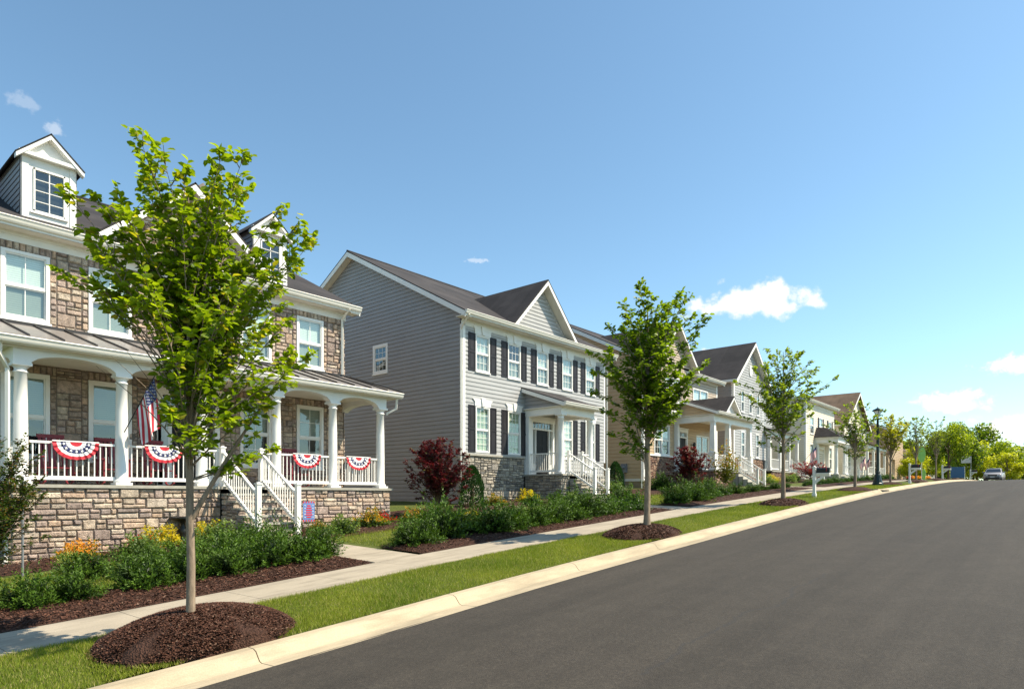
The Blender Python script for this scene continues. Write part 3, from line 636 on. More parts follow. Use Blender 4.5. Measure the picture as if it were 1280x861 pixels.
# shrubs -------------------------------------------------------------------------------------------
def shrub_mesh(seed, kind):
    r = np.random.default_rng(seed); P = []; D_ = []; S_ = []; Q = []
    if kind == 'yew':           # spreading shoots, dark needles, radius ~ .5, height ~.62
        nsh, per, sp = 170, 34, .07
    elif kind == 'box': nsh, per, sp = 150, 22, .06
    elif kind == 'grassy': nsh, per, sp = 90, 1, .5
    elif kind == 'loose': nsh, per, sp = 60, 22, .085
    else: nsh, per, sp = 150, 20, .06
    for i in range(nsh):
        a = r.uniform(0, 2*PI); el = math.asin(r.uniform(.02, 1)) if kind != 'loose' else r.uniform(.7, 1.5)
        d = np.array((math.cos(a)*math.cos(el), math.sin(a)*math.cos(el), math.sin(el))); lump = 1+.2*math.sin(3*a+seed)+.18*math.sin(5*el+2*a+seed*2)
        rad = {'yew': .52, 'box': .42, 'loose': .6, 'grassy': .4, 'flower': .38}.get(kind, .4)*lump*r.uniform(.8, 1.12)
        hz = {'yew': 1.12, 'box': 1.1, 'loose': 1.9, 'grassy': 1, 'flower': 1.}.get(kind, 1)
        tipv = d*rad*np.array((1, 1, hz)); st = tipv*(.35 if kind != 'grassy' else 0)*r.uniform(.6, 1.3); st[2] = max(.02, st[2]*.8)
        if kind == 'grassy':
            for q in range(5):
                dd = unit(d*1.0+np.array((0, 0, .9))+r.normal(0, .2, 3)); P.append(np.array((0, 0, .02))+r.normal(0, .04, 3)*np.array((1, 1, 0))); D_.append(dd); S_.append(r.uniform(.22, .42)); Q.append(r.random())
            continue
        ax = unit(tipv-st+np.array((0, 0, .12 if kind == 'yew' else .05))); sq = r.uniform(-.28, .22)
        for j in range(per):
            f = (j+r.random())/per; p = st+(tipv-st)*f; an = r.uniform(0, 2*PI); o = unit(np.cross(ax, r.normal(0, 1, 3)))
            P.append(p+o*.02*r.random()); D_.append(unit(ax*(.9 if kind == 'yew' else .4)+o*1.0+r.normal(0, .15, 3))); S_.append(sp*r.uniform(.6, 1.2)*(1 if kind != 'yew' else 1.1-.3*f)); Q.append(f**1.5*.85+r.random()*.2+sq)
    P = np.array(P); D_ = np.array(D_); n = len(P); Nn = unit(r.normal(0, 1, (n, 3))+np.array((0, 0, .8)))
    V, F = kites(P, D_, Nn, np.array(S_), {'yew': .36, 'box': .6, 'grassy': .07, 'loose': .55, 'flower': .6}.get(kind, .5))
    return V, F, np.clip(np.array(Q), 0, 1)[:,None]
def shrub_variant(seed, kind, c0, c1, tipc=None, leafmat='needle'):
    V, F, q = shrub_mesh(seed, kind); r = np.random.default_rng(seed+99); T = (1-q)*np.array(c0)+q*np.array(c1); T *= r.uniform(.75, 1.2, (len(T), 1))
    if tipc is not None:
        top = V.reshape(-1, 4, 3)[:,2,2]; k = (top > np.quantile(top, .62)) & (r.random(len(T)) < tipc[0]); T[k] = np.array(tipc[1])*r.uniform(.8, 1.1, (k.sum(), 1))
    me = raw_mesh('shrub', V, F, T, (leafmat,), 4); m2 = M()
    return me
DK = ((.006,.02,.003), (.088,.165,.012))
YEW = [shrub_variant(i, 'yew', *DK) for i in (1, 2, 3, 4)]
BOX = [shrub_variant(i, 'box', (.02,.05,.01), (.065,.13,.022), None, 'leaf') for i in (11, 12)]
YEL = shrub_variant(21, 'flower', (.1,.13,.01), (.3,.3,.02), (.9, (.62,.5,.03)), 'leaf')
ORG = shrub_variant(22, 'flower', (.12,.12,.01), (.35,.25,.02), (.9, (.75,.36,.04)), 'leaf')
GRS = shrub_variant(23, 'grassy', (.3,.34,.08), (.62,.6,.22), None, 'leaf')
MIX = shrub_variant(24, 'flower', (.04,.08,.015), (.13,.18,.03), (.5, (.5,.28,.03)), 'leaf')
PGR = shrub_variant(25, 'box', (.08,.13,.03), (.2,.27,.08), None, 'leaf')
RDF = shrub_variant(26, 'flower', (.05,.08,.015), (.1,.13,.02), (.6, (.55,.02,.02)), 'leaf')
LOO = shrub_variant(27, 'loose', (.1,.12,.015), (.24,.2,.03), (.35, (.4,.2,.03)), 'leaf')
ORD = ['first', 'second', 'third', 'fourth', 'fifth', 'sixth', 'seventh', 'eighth', 'ninth', 'tenth', 'eleventh', 'twelfth', 'thirteenth', 'fourteenth', 'fifteenth', 'sixteenth', 'seventeenth', 'eighteenth']
cntr = [0]
def shrub(me, x, y, s, label, group=None, name='shrub', cat='shrub', sz=None):
    cntr[0] += 1; o = put(name, me, (x, y, gz(min(x, si(y)-.001), y)+.03), cntr[0]*2.4, (s, s, s*(sz or 1)) if sz else s); return props(o, label, cat, group)
row = [(-11.35, 1.55, .9), (-11.35, 2.55, .82), (-11.3, 3.1, .78), (-11.4, 4.15, .9), (-11.45, 4.85, .95), (-11.4, 5.55, .95), (-11.45, 6.35, 1.08), (-11.5, 7.1, 1.1), (-11.7, 7.55, .9)]
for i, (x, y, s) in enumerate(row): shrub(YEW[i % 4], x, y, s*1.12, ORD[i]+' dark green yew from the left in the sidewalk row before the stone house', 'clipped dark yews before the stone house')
row2 = [(-13.4, 3.95, .9), (-12.7, 4.6, .9), (-12.6, 5.3, .95), (-12.7, 6.2, 1.1), (-12.6, 7.0, 1.2), (-13.5, 7.1, 1.15)]
for i, (x, y, s) in enumerate(row2): shrub(YEW[(i+2) % 4], x, y, s, ORD[i]+' dark green yew from the left in the back row, before the porch wall', 'dark yews of the back row before the stone house')
x2 = [(-11.25,9.7,1.05), (-11.5,10.5,1.4), (-11.9,11.5,1.4), (-11.3,12.3,1.3), (-11.3,13.2,1.1), (-11.25,14.0,1.1), (-11.3,14.8,1.1), (-11.4,15.6,1.2), (-11.5,16.5,1.4), (-11.5,17.5,1.2), (-11.4,18.4,1.0), (-11.3,19.3,1.1), (-12.0,19.9,1.4)]
for i, (x, y, s) in enumerate(x2): shrub((YEW+BOX)[i % 6] if i > 5 else YEW[i % 4], x, y, s*1.08, ORD[i]+' green shrub from the left in the bed before the grey house', 'low shrubs before the grey house')
x3 = [(-11.5,22.9,1.3),(-11.6,24.1,1.45),(-11.7,25.3,1.45),(-11.9,26.6,1.3),(-11.9,28.0,1.05),(-11.9,29.5,.9),(-11.8,31.2,.75),(-11.9,33,.7),(-12,35,.7),(-12,36.8,.7)]
for i, (x, y, s) in enumerate(x3): shrub((YEW+BOX)[(i+1) % 6], x, y, s, ORD[i]+' low green shrub from the left in the bed before the tan house', 'low shrubs before the tan house')
x4 = [(-12.1, 41+1.45*i, .75+.12*math.sin(i*2)) for i in range(11)]
for i, (x, y, s) in enumerate(x4): shrub(BOX[i % 2], x, y, s*1.05, ORD[i]+' small round shrub from the left beyond the first mailbox', 'small shrubs beyond the first mailbox')
x5 = [(-12.4, 59.6+1.5*i, .95) for i in range(5)]
for i, (x, y, s) in enumerate(x5): shrub(BOX[i % 2], x, y, s, ORD[i]+' round shrub from the left behind the lamp post', 'shrubs behind the lamp post')
shrub(ORG, -15.6, 4.45, 1.0, 'golden orange leaved shrub against the stone porch, beside the thin metal stake')
shrub(GRS, -14.2, 3.95, 1.0, 'pale yellow ornamental grass tuft in front of the golden shrub', name='ornamental_grass', cat='grass plant')
shrub(YEL, -15.9, 6.2, 1.15, 'bright yellow-green shrub left of the black birdbath')
shrub(RDF, -15.5, 5.6, .9, 'small red flowering plant touching the yellow shrub by the porch wall', name='flowering_plant', cat='plant')
shrub(PGR, -14.9, 5.4, 1.1, 'rounded light green shrub below the red flowers')
shrub(YEL, -16.0, 7.25, 1.1, 'yellow shrub behind the nearest tree trunk, right of the birdbath')
shrub(PGR, -14.9, 7.0, 1.2, 'feathery pale green shrub left of the stone steps')
shrub(PGR, -14.4, 10.0, 1.0, 'pale green shrub below the garden flag'); shrub(MIX, -15.3, 9.9, .7, 'small orange flowered plant right of the garden flag', name='flowering_plant', cat='plant')
shrub(MIX, -14.9, 11.3, 1.25, 'yellow and red leaved shrub against the right end of the stone porch'); shrub(RDF, -15.2, 11.9, .95, 'reddish leaved shrub at the corner of the stone porch')
shrub(MIX, -14.9, 12.9, 1.05, 'orange tinged shrub on the lawn between the stone and grey houses'); shrub(YEL, -14.4, 14.8, .6, 'small yellow shrub left of the red maple')
shrub(MIX, -16.6, 18.3, 1.1, 'yellow-green shrub before the grey house stone base, left one of two'); shrub(YEL, -16.7, 20.4, 1.15, 'brighter yellow shrub against the grey house porch base')
shrub(BOX[0], -15.8, 19.6, .9, 'low green shrub between the yellow shrub and the lawn'); shrub(BOX[1], -15.6, 20.9, .9, 'low green shrub before the grey house porch base')
shrub(PGR, -15.7, 22.0, .8, 'pale green low plant left of the grey house steps')
shrub(PGR, -17.2, 27.8, 1.1, 'yellow-green shrub below the small conical evergreen'); shrub(YEW[0], -16.4, 31, 1.5, 'large dark green shrub left of the dark red maple before the tan house')
shrub(PGR, -15.0, 33.4, 1.2, 'bright green shrub under the dark red maple of the tan house')
for i, (x, y) in enumerate([(-15.2,43),(-15.6,45),(-15.0,47),(-15.4,49)]): shrub((PGR, YEL)[i == 1], x, y, 1.25, ORD[i]+' yellow-green plant from the left before the pale house brick base', 'yellow-green plants before the pale house')
def evergreen(x, y, h, rr, label, seed):
    r = np.random.default_rng(seed); n = 5200; z = r.random(n)**.8; a = r.uniform(0, 2*PI, n); rad = rr*np.minimum(1, (1-z)*1.9)**.6*(.86+.2*r.random(n))*(1+.08*np.sin(4*a+6*z))
    P = np.stack([rad*np.cos(a), rad*np.sin(a), z*h*.97+.03], 1); D_ = unit(np.stack([np.cos(a)*.5, np.sin(a)*.5, np.ones(n)], 1)+r.normal(0, .25, (n, 3)))
    V, F = kites(P, D_, unit(P*np.array((1, 1, .1))+r.normal(0, .5, (n, 3))), r.uniform(.05, .11, n), .35)
    T = np.array((.022,.06,.012))*r.uniform(.6, 1.7, (n, 1)); root = thing('evergreen', label, 'shrub', (x, y, gz(x, y)))
    put('foliage', raw_mesh('foliage', V, F, T, ('needle',), 4), None, parent=root); b = M(); b.tube([(x, y, gz(x, y)-.05), (x, y, gz(x, y)+h*.8)], [rr*.25, .02], 0, 8); b.build('trunk', 'bark_dark', root)
evergreen(-16.9, 17.4, 1.55, .42, 'conical dark evergreen against the grey house stone base', 5); evergreen(-18.3, 29.6, 1.5, .42, 'small conical evergreen between the grey and tan houses', 6)
def red_maple(loc, h, wd, label, seed, leaf, per, c0=(.035,.008,.012), c1=(.17,.022,.024), ne=34):
    r = np.random.default_rng(seed); tips = []
    for a in np.linspace(-2.5, 2.5, 17): tips.append((wd*math.sin(a)*r.uniform(.8, 1.05), h*(.52+.45*math.cos(a*.85))*r.uniform(.88, 1.04)))
    plant_tree('red_maple', label, 'tree', loc, limbset(tips, wd*.85, seed, .25, h*.5, ne, .016), [(0,0,-.05,.05),(.02,0,h*.2,.04),(0,0,h*.6,.02)], seed+1, leafmat='red_leaf', barkm='bark_dark', leaf=leaf, per=per, twig=.42, gap=.13, cols=(c0, c1), inner=.3, shape='kite', tip=(.06, (.12,.13,.03)))
red_maple((-15.6, 14.45, gz(-15.6, 14.45)), 2.75, 1.12, 'tall dark red maple at the left corner of the grey house', 31, .095, 15, (.028,.006,.01), (.13,.016,.02), 80)
red_maple((-15.0, 31.3, gz(-15, 31.3)), 2.5, 1.15, 'dark red maple before the tan house porch', 33, .11, 13, ne=50)
red_maple((-14.3, 49.0, gz(-14.3, 49)), 1.8, 1.3, 'small bright red maple behind the first mailbox', 35, .12, 9, (.12,.02,.02), (.42,.05,.05), 22)
shrub(LOO, -14.3, 34.4, 1.75, 'tall loose yellowing shrub before the tan house porch columns', name='tall_shrub')
# crepe myrtle cut by the left edge of the photograph
r_ = np.random.default_rng(9); tips = [(-.8,2.1),(-.4,2.55),(0,2.6),(.25,2.5),(.5,2.1),(.6,1.7),(.55,1.3),(.5,.9),(-.8,1.2),(.2,1.9),(.4,.8),(0,.7),(-.5,.8)]
plant_tree('crepe_myrtle', 'dark small-leaved tree at the left edge before the porch', 'tree', (-13.4, 2.5, gz(-13.4, 2.5)), limbset([(a*1.25, b*1.05) for a, b in tips], .95, 9, .3, 1.2, 60, .013), [(0,0,-.05,.03),(0,0,.5,.025),(0,0,1.4,.012)], 9, barkm='bark_dark', leaf=.055, per=14, twig=.4, gap=.085, cols=((.02,.045,.01), (.075,.11,.018)), tip=(.15, (.2,.11,.03)), inner=.2, droop=.1)
m = M(); m.tube([(-14.55, 3.25, .5), (-14.55, 3.25, 2.35)], .02, 0, 8); props(m.build('garden_stake', 'grey_metal', base=(-14.55, 3.25, .5)), 'thin grey metal stake standing in the bed left of the golden shrub', 'stake')

# far trees ------------------------------------------------------------------------------------------
def puff(seed, n, c0, c1, leaf=.34, lobes=9):
    r = np.random.default_rng(seed); cs = []; 
    for i in range(lobes):
        a = r.uniform(0, 2*PI); z = r.uniform(.28, .92); q = .33*math.sin(PI*min(1, z*.95+.05))**.7*r.uniform(.5, 1.1); cs.append((q*math.cos(a), q*math.sin(a), z*.95, r.uniform(.1, .19)))
    cs = np.array(cs); k = r.integers(0, lobes, n); d = unit(r.normal(0, 1, (n, 3))); rad = cs[k,3]*(r.random(n)**.35)*r.uniform(.85, 1.25, n)
    P = cs[k,:3]+d*rad[:,None]; Nn = unit(d+r.normal(0, .5, (n, 3))); V, F = kites(P, unit(np.cross(Nn, r.normal(0, 1, (n, 3)))+np.array((0, 0, -.3))), Nn, leaf/8*r.uniform(.6, 1.3, n), .75)
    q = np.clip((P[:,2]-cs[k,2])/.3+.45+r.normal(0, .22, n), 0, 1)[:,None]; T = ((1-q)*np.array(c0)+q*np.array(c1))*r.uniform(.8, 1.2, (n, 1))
    return raw_mesh('crown', V, F, T, ('leaf',), 4)
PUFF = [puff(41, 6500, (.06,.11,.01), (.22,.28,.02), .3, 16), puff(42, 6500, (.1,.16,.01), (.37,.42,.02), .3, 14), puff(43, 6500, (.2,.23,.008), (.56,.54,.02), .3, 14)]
tm = M(); tm.tube([(0,0,-.03), (0,0,.2), (.01,0,.5), (0,.01,.8)], [.022, .016, .011, .004], 0, 7)
for i in range(6):
    a = i*1.1; tm.tube([(0,0,.2+.08*i), (.12*math.cos(a), .12*math.sin(a), .4+.07*i), (.22*math.cos(a), .22*math.sin(a), .5+.07*i)], [.008, .005, .002], 0, 5)
TR = tm.build('trunk', 'bark_dark'); TRM = TR.data; bpy.data.objects.remove(TR)
def far_tree(x, y, h, wd, k, label, rot=0):
    root = bpy.data.objects.new('broadleaf_tree', None); col.objects.link(root); root.location = (x, y, gz(x, y) if x < 7 else zc(y)); root.rotation_euler = (0, 0, rot); root.scale = (wd, wd, h); props(root, label, 'tree', 'trees at the far end of the street')
    for n_, me in (('crown', PUFF[k]), ('trunk', TRM)): put(n_, me, None, parent=root)
FT = [(-60, -25, 9, 10, 0, 'large dark tree on the lawn left of the stone house'),
      (-75, -5, 10, 12, 1, 'broad green tree far behind the stone house'),
      (-95, 20, 12, 14, 0, 'tall dark tree far behind the grey house'),
      (-55, 60, 9, 10, 1, 'green tree in the back gardens behind the pale house'),
      (-10.4, 84, 6.0, 5.5, 1, 'bushy bright green tree left of the pale street sign'),
      (-13, 112, 8.7, 8, 0, 'dark green narrow tree directly left of the parked car'),
      (-15, 160, 13, 15, 0, 'tallest dark tree above the parked car'),
      (-12.5, 128, 7.0, 8, 2, 'yellow-green tree behind the parked car'),
      (-10.0, 150, 8.6, 11, 1, 'green tree above the road crest at right'),
      (-8.2, 128, 5.2, 7, 2, 'yellow-green tree right of the parked car'),
      (-6.5, 155, 8.6, 11, 0, 'dark green tree at the right edge of the view'),
      (-4.5, 145, 5.6, 9, 1, 'low green tree at the right edge, beside the far sign'),
      (-16, 97.5, 3.2, 4.5, 2, 'small yellow tree before the low far house'),
      (-12.6, 75, 3.2, 4.2, 2, 'small yellow-green tree behind the oval banner'),
      (-13.5, 92, 3.6, 5, 2, 'yellow tree between the brown-roofed far house and the bushy tree'),
      (-20, 175, 13, 15, 0, 'distant dark tree behind the far houses, left one'),
      (-30, 165, 12, 16, 1, 'distant green tree behind the low brown roof'),
      (-10, 190, 10, 14, 1, 'distant green tree in the gap above the road, left'),
      (-2, 185, 10, 14, 0, 'distant tree in the gap above the road, right'),
      (6, 170, 9, 13, 1, 'tree on the far right beyond the crest'),
      (14, 140, 9, 11, 0, 'tree on the opposite side beyond the crest'),
      (-27, 88, 8.5, 8, 0, 'dark tree top behind the brown roof, right of its gable'),
      (-40, 200, 16, 18, 0, 'far dark tree behind the street houses'),
      (-16, 135, 6.5, 9, 1, 'round green tree behind the yellow trees left of the car')]
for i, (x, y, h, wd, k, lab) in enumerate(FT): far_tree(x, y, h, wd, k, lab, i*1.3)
# ---------------------------------------------------------------- building pieces
def cuts(u0, u1, z, ops):
    """u intervals free of openings at height z"""
    seg = [(u0, u1)]
    for a, b, c, d in ops:
        if c < z < d:
            ns = []
            for p, q in seg:
                if b <= p or a >= q: ns.append((p, q)); continue
                if a > p: ns.append((p, a))
                if b < q: ns.append((b, q))
            seg = ns
    return [(p, q) for p, q in seg if q-p > 1e-4]
def siding(m, fr, u0, u1, z0, z1, ops=(), lim=None, exp=.171, mi=0, flip=False, start=None):
    """lapped boards as real steps; lim(z)->(ul,ur) for gables; ops = (u0,u1,z0,z1)"""
    m.mark(); zb = start if start is not None else z0; courses = []
    while zb < z1-1e-4: courses.append((zb, zb+exp)); zb += exp
    for a, b in courses:
        br = sorted(set([max(a, z0), min(b, z1)]+[q for o in ops for q in (o[2], o[3]) if a < q < b]+[q for q in (a+exp*.76, a+exp*.84) if z0 < q < z1]))
        def nn_(z, lo):
            f = (z-a)/exp; return .032-.006*f/.76 if f <= .761 else (.026*(1-(f-.76)/.08)+.002 if f < .84 else .002)
        for p, q in zip(br, br[1:]):
            if q-p < 1e-4: continue
            n0 = nn_(p, True); n1 = nn_(q, False)
            for s, e in cuts(u0, u1, (p+q)/2, ops):
                if lim:
                    l0, r0 = lim(p); l1, r1 = lim(q); pts = [(max(s, l0), p, n0), (min(e, r0), p, n0), (min(e, r1), q, n1), (max(s, l1), q, n1)]
                    if pts[1][0] <= pts[0][0]: continue
                    if pts[2][0] < pts[3][0]: mid = (pts[2][0]+pts[3][0])/2; pts[2] = (mid, q, n1); pts[3] = (mid, q, n1)
                else: pts = [(s, p, n0), (e, p, n0), (e, q, n1), (s, q, n1)]
                P = [fr(*t) for t in pts]; 
                if flip: P = P[::-1]
                m.face(P, mi)
                if abs(p-a) < 1e-4:
                    a_, b_ = pts[0], pts[1]; m.face([fr(a_[0], p, .002), fr(b_[0], p, .002), fr(b_[0], p, n0), fr(a_[0], p, n0)], mi)
def stones(m, fr, u0, u1, z0, z1, ops, seed, pal, band=.27, bw=.36, gap=.014, prot=.045, quoin=False, lim=None, backm=1):
    m.mark(); r = random.Random(seed)
    def block(a, b, c, d):
        if lim:
            l0, r0 = lim(d); a = max(a, l0); b = min(b, r0)
            if b-a < .04: return
        g = gap/2; e = min(.022, (b-a)*.22, (d-c)*.22); n = prot*r.uniform(.55, 1.25); t = [r.uniform(-.007, .007) for _ in range(8)]
        cc = r.choice(pal); k = r.uniform(.82, 1.18); cc = tuple(x*k for x in cc)
        A = [(a+g, c+g), (b-g, c+g), (b-g, d-g), (a+g, d-g)]; B = [(a+g+e+t[0], c+g+e+t[1]), (b-g-e+t[2], c+g+e+t[3]), (b-g-e+t[4], d-g-e+t[5]), (a+g+e+t[6], d-g-e+t[7])]
        m.mesh([fr(p, q, .003) for p, q in A]+[fr(p, q, n+t[i]*.9) for i, (p, q) in enumerate(B)], [(4,5,6,7), (0,1,5,4), (1,2,6,5), (2,3,7,6), (3,0,4,7)], 0, cc)
    surr = []
    if quoin:
        for a, b, c, d in ops:
            for s, e in ((a-.14, a), (b, b+.14)):
                z = c-.0
                while z < d-.02: h = min(r.uniform(.1, .2), d-z); h = h if d-z-h > .06 else d-z; block(s, e, z, z+h); z += h
            x = a-.14
            while x < b+.12: wd = min(r.uniform(.11, .14), b+.14-x); wd = wd if b+.14-x-wd > .05 else b+.14-x; block(x, x+wd, d, min(z1, d+.2)); x += wd
            surr.append((a-.14, b+.14, c, min(z1, d+.2)))
    O = list(ops)+surr; br = sorted(set([z0, z1]+[q for o in O for q in (o[2], o[3]) if z0 < q < z1])); zs = []
    for p, q in zip(br, br[1:]):
        k = max(1, round((q-p)/band)); zs += [(p+(q-p)*i/k, p+(q-p)*(i+1)/k) for i in range(k)]
    for p, q in zs:
        for s, e in cuts(u0, u1, (p+q)/2, O):
            x = s
            while x < e-1e-3:
                wd = r.uniform(.5, 1.4)*bw
                if e-x-wd < .12: wd = e-x
                kk = r.random(); H = q-p
                if H < .13 or (kk < .2 and H < .34): block(x, x+wd, p, q)
                else:
                    nn = 2 if (kk < .72 or H < .24) else 3; hs = sorted([0, 1]+[min(.8, max(.2, (i+1)/nn+r.uniform(-.1, .1))) for i in range(nn-1)])
                    for h0, h1 in zip(hs, hs[1:]):
                        if wd > .3 and r.random() < .55: sp = r.uniform(.3, .7)*wd; block(x, x+sp, p+H*h0, p+H*h1); block(x+sp, x+wd, p+H*h0, p+H*h1)
                        else: block(x, x+wd, p+H*h0, p+H*h1)
                x += wd
    for p, q in zip(br, br[1:]):
        for s, e in cuts(u0, u1, (p+q)/2, ops):
            if lim: l0, r0 = lim(p); l1, r1 = lim(q); m.face([fr(max(s, l0), p), fr(min(e, r0), p), fr(max(min(e, r1), l1), q), fr(max(s, l1), q)], backm)
            else: m.face([fr(s, p), fr(e, p), fr(e, q), fr(s, q)], backm)
def slab(m, pts, th=.05, mi=0, under=None):
    P = [Vector(p) for p in pts]; n = (P[1]-P[0]).cross(P[2]-P[0]).normalized()
    if n.z < 0: P = P[::-1]; n = -n
    Q = [p-n*th for p in P]; k = len(P); m.face(P, mi); m.face(Q[::-1], mi if under is None else under)
    for i in range(k): m.face([Q[i], Q[(i+1) % k], P[(i+1) % k], P[i]], mi if under is None else under)
def rail(m, p, q, h0=.1, h1=.92, top=.05, post=(), bal=.115, bsz=.022):
    """railing from p to q (x,y,zfloor)"""
    p = Vector(p); q = Vector(q); d = q-p; L_ = math.hypot(d.x, d.y); t = Vector((d.x/L_, d.y/L_, 0)); s = Vector((-t.y, t.x, 0)); k = max(1, round(L_/bal))
    def bar(a, b, w_, hh):
        m.box8([a-s*w_, b-s*w_, b+s*w_, a+s*w_, a-s*w_+Vector((0,0,hh)), b-s*w_+Vector((0,0,hh)), b+s*w_+Vector((0,0,hh)), a+s*w_+Vector((0,0,hh))])
    Z = Vector((0, 0, 1)); bar(p+Z*(h1-.05), q+Z*(h1-.05), .034, .05); bar(p+Z*h0, q+Z*h0, .026, .085)
    for i in range(k):
        c = p+d*((i+.5)/k); a = c+Z*(h0+.08); hgt = h1-.05-h0-.06; b = bsz/2
        m.box8([a-t*b-s*b, a+t*b-s*b, a+t*b+s*b, a-t*b+s*b]+[x+Z*hgt for x in (a-t*b-s*b, a+t*b-s*b, a+t*b+s*b, a-t*b+s*b)])
def post(m, x, y, z0, z1, w_=.055):
    m.mark(); m.box(x-w_, x+w_, y-w_, y+w_, z0, z1); m.box(x-w_-.018, x+w_+.018, y-w_-.018, y+w_+.018, z1, z1+.03); m.box(x-w_*.6, x+w_*.6, y-w_*.6, y+w_*.6, z1+.03, z1+.055)
    m.box(x-w_-.015, x+w_+.015, y-w_-.015, y+w_+.015, z0, z0+.06)
def column(root, x, y, z0, z1, r0=.132, r1=.112):
    m = M(); m.box(x-r0-.04, x+r0+.04, y-r0-.04, y+r0+.04, z0, z0+.06)
    m.lathe(x, y, [(r0+.035, z0+.06), (r0+.045, z0+.09), (r0+.03, z0+.115), (r0, z0+.15), (r0*.995, z0+.8), ((r0+r1)/2*1.01, z0+(z1-z0)*.66), (r1, z1-.2), (r1+.02, z1-.19), (r1+.02, z1-.165), (r1, z1-.155), (r1, z1-.11), (r1+.035, z1-.07), (r1+.04, z1-.06)], 28)
    m.box(x-r1-.055, x+r1+.055, y-r1-.055, y+r1+.055, z1-.06, z1); return m.build('column', 'white_paint', root)
def box_column(root, x, y, z0, z1, zp, wb=.2, w0=.17, w1=.12, name='column'):
    m = M(); m.box(x-wb, x+wb, y-wb, y+wb, z0, zp); m.box(x-wb-.03, x+wb+.03, y-wb-.03, y+wb+.03, zp, zp+.05); m.box(x-wb-.02, x+wb+.02, y-wb-.02, y+wb+.02, z0, z0+.12)
    m.box8([(x-w0,y-w0,zp+.05),(x+w0,y-w0,zp+.05),(x+w0,y+w0,zp+.05),(x-w0,y+w0,zp+.05),(x-w1,y-w1,z1-.06),(x+w1,y-w1,z1-.06),(x+w1,y+w1,z1-.06),(x-w1,y+w1,z1-.06)])
    m.box(x-w1-.04, x+w1+.04, y-w1-.04, y+w1+.04, z1-.06, z1); return m.build(name, 'white_paint', root)
def gutter(root, path, drop=.14, w_=.12, name='gutter'):
    """K gutter: path along the eave edge; face leans outward (+side given by right normal)"""
    m = M(); P = [Vector(p) for p in path]
    for a, b in zip(P, P[1:]):
        t = (b-a).normalized(); s = Vector((t.y, -t.x, 0)).normalized(); Z = Vector((0,0,1))
        prof = [(0, 0), (w_, 0), (w_+.012, -.02), (w_-.01, -.045), (w_-.03, -drop*.75), (w_-.05, -drop), (0, -drop)]
        m.prism([a+s*x+Z*z for x, z in prof], b-a)
    return m.build(name, 'gutter_white', root)
def downspout(root, path, r=.045):
    m = M(); m.tube(path, r, 0, 4, sm=False); return m.build('downspout', 'gutter_white', root)
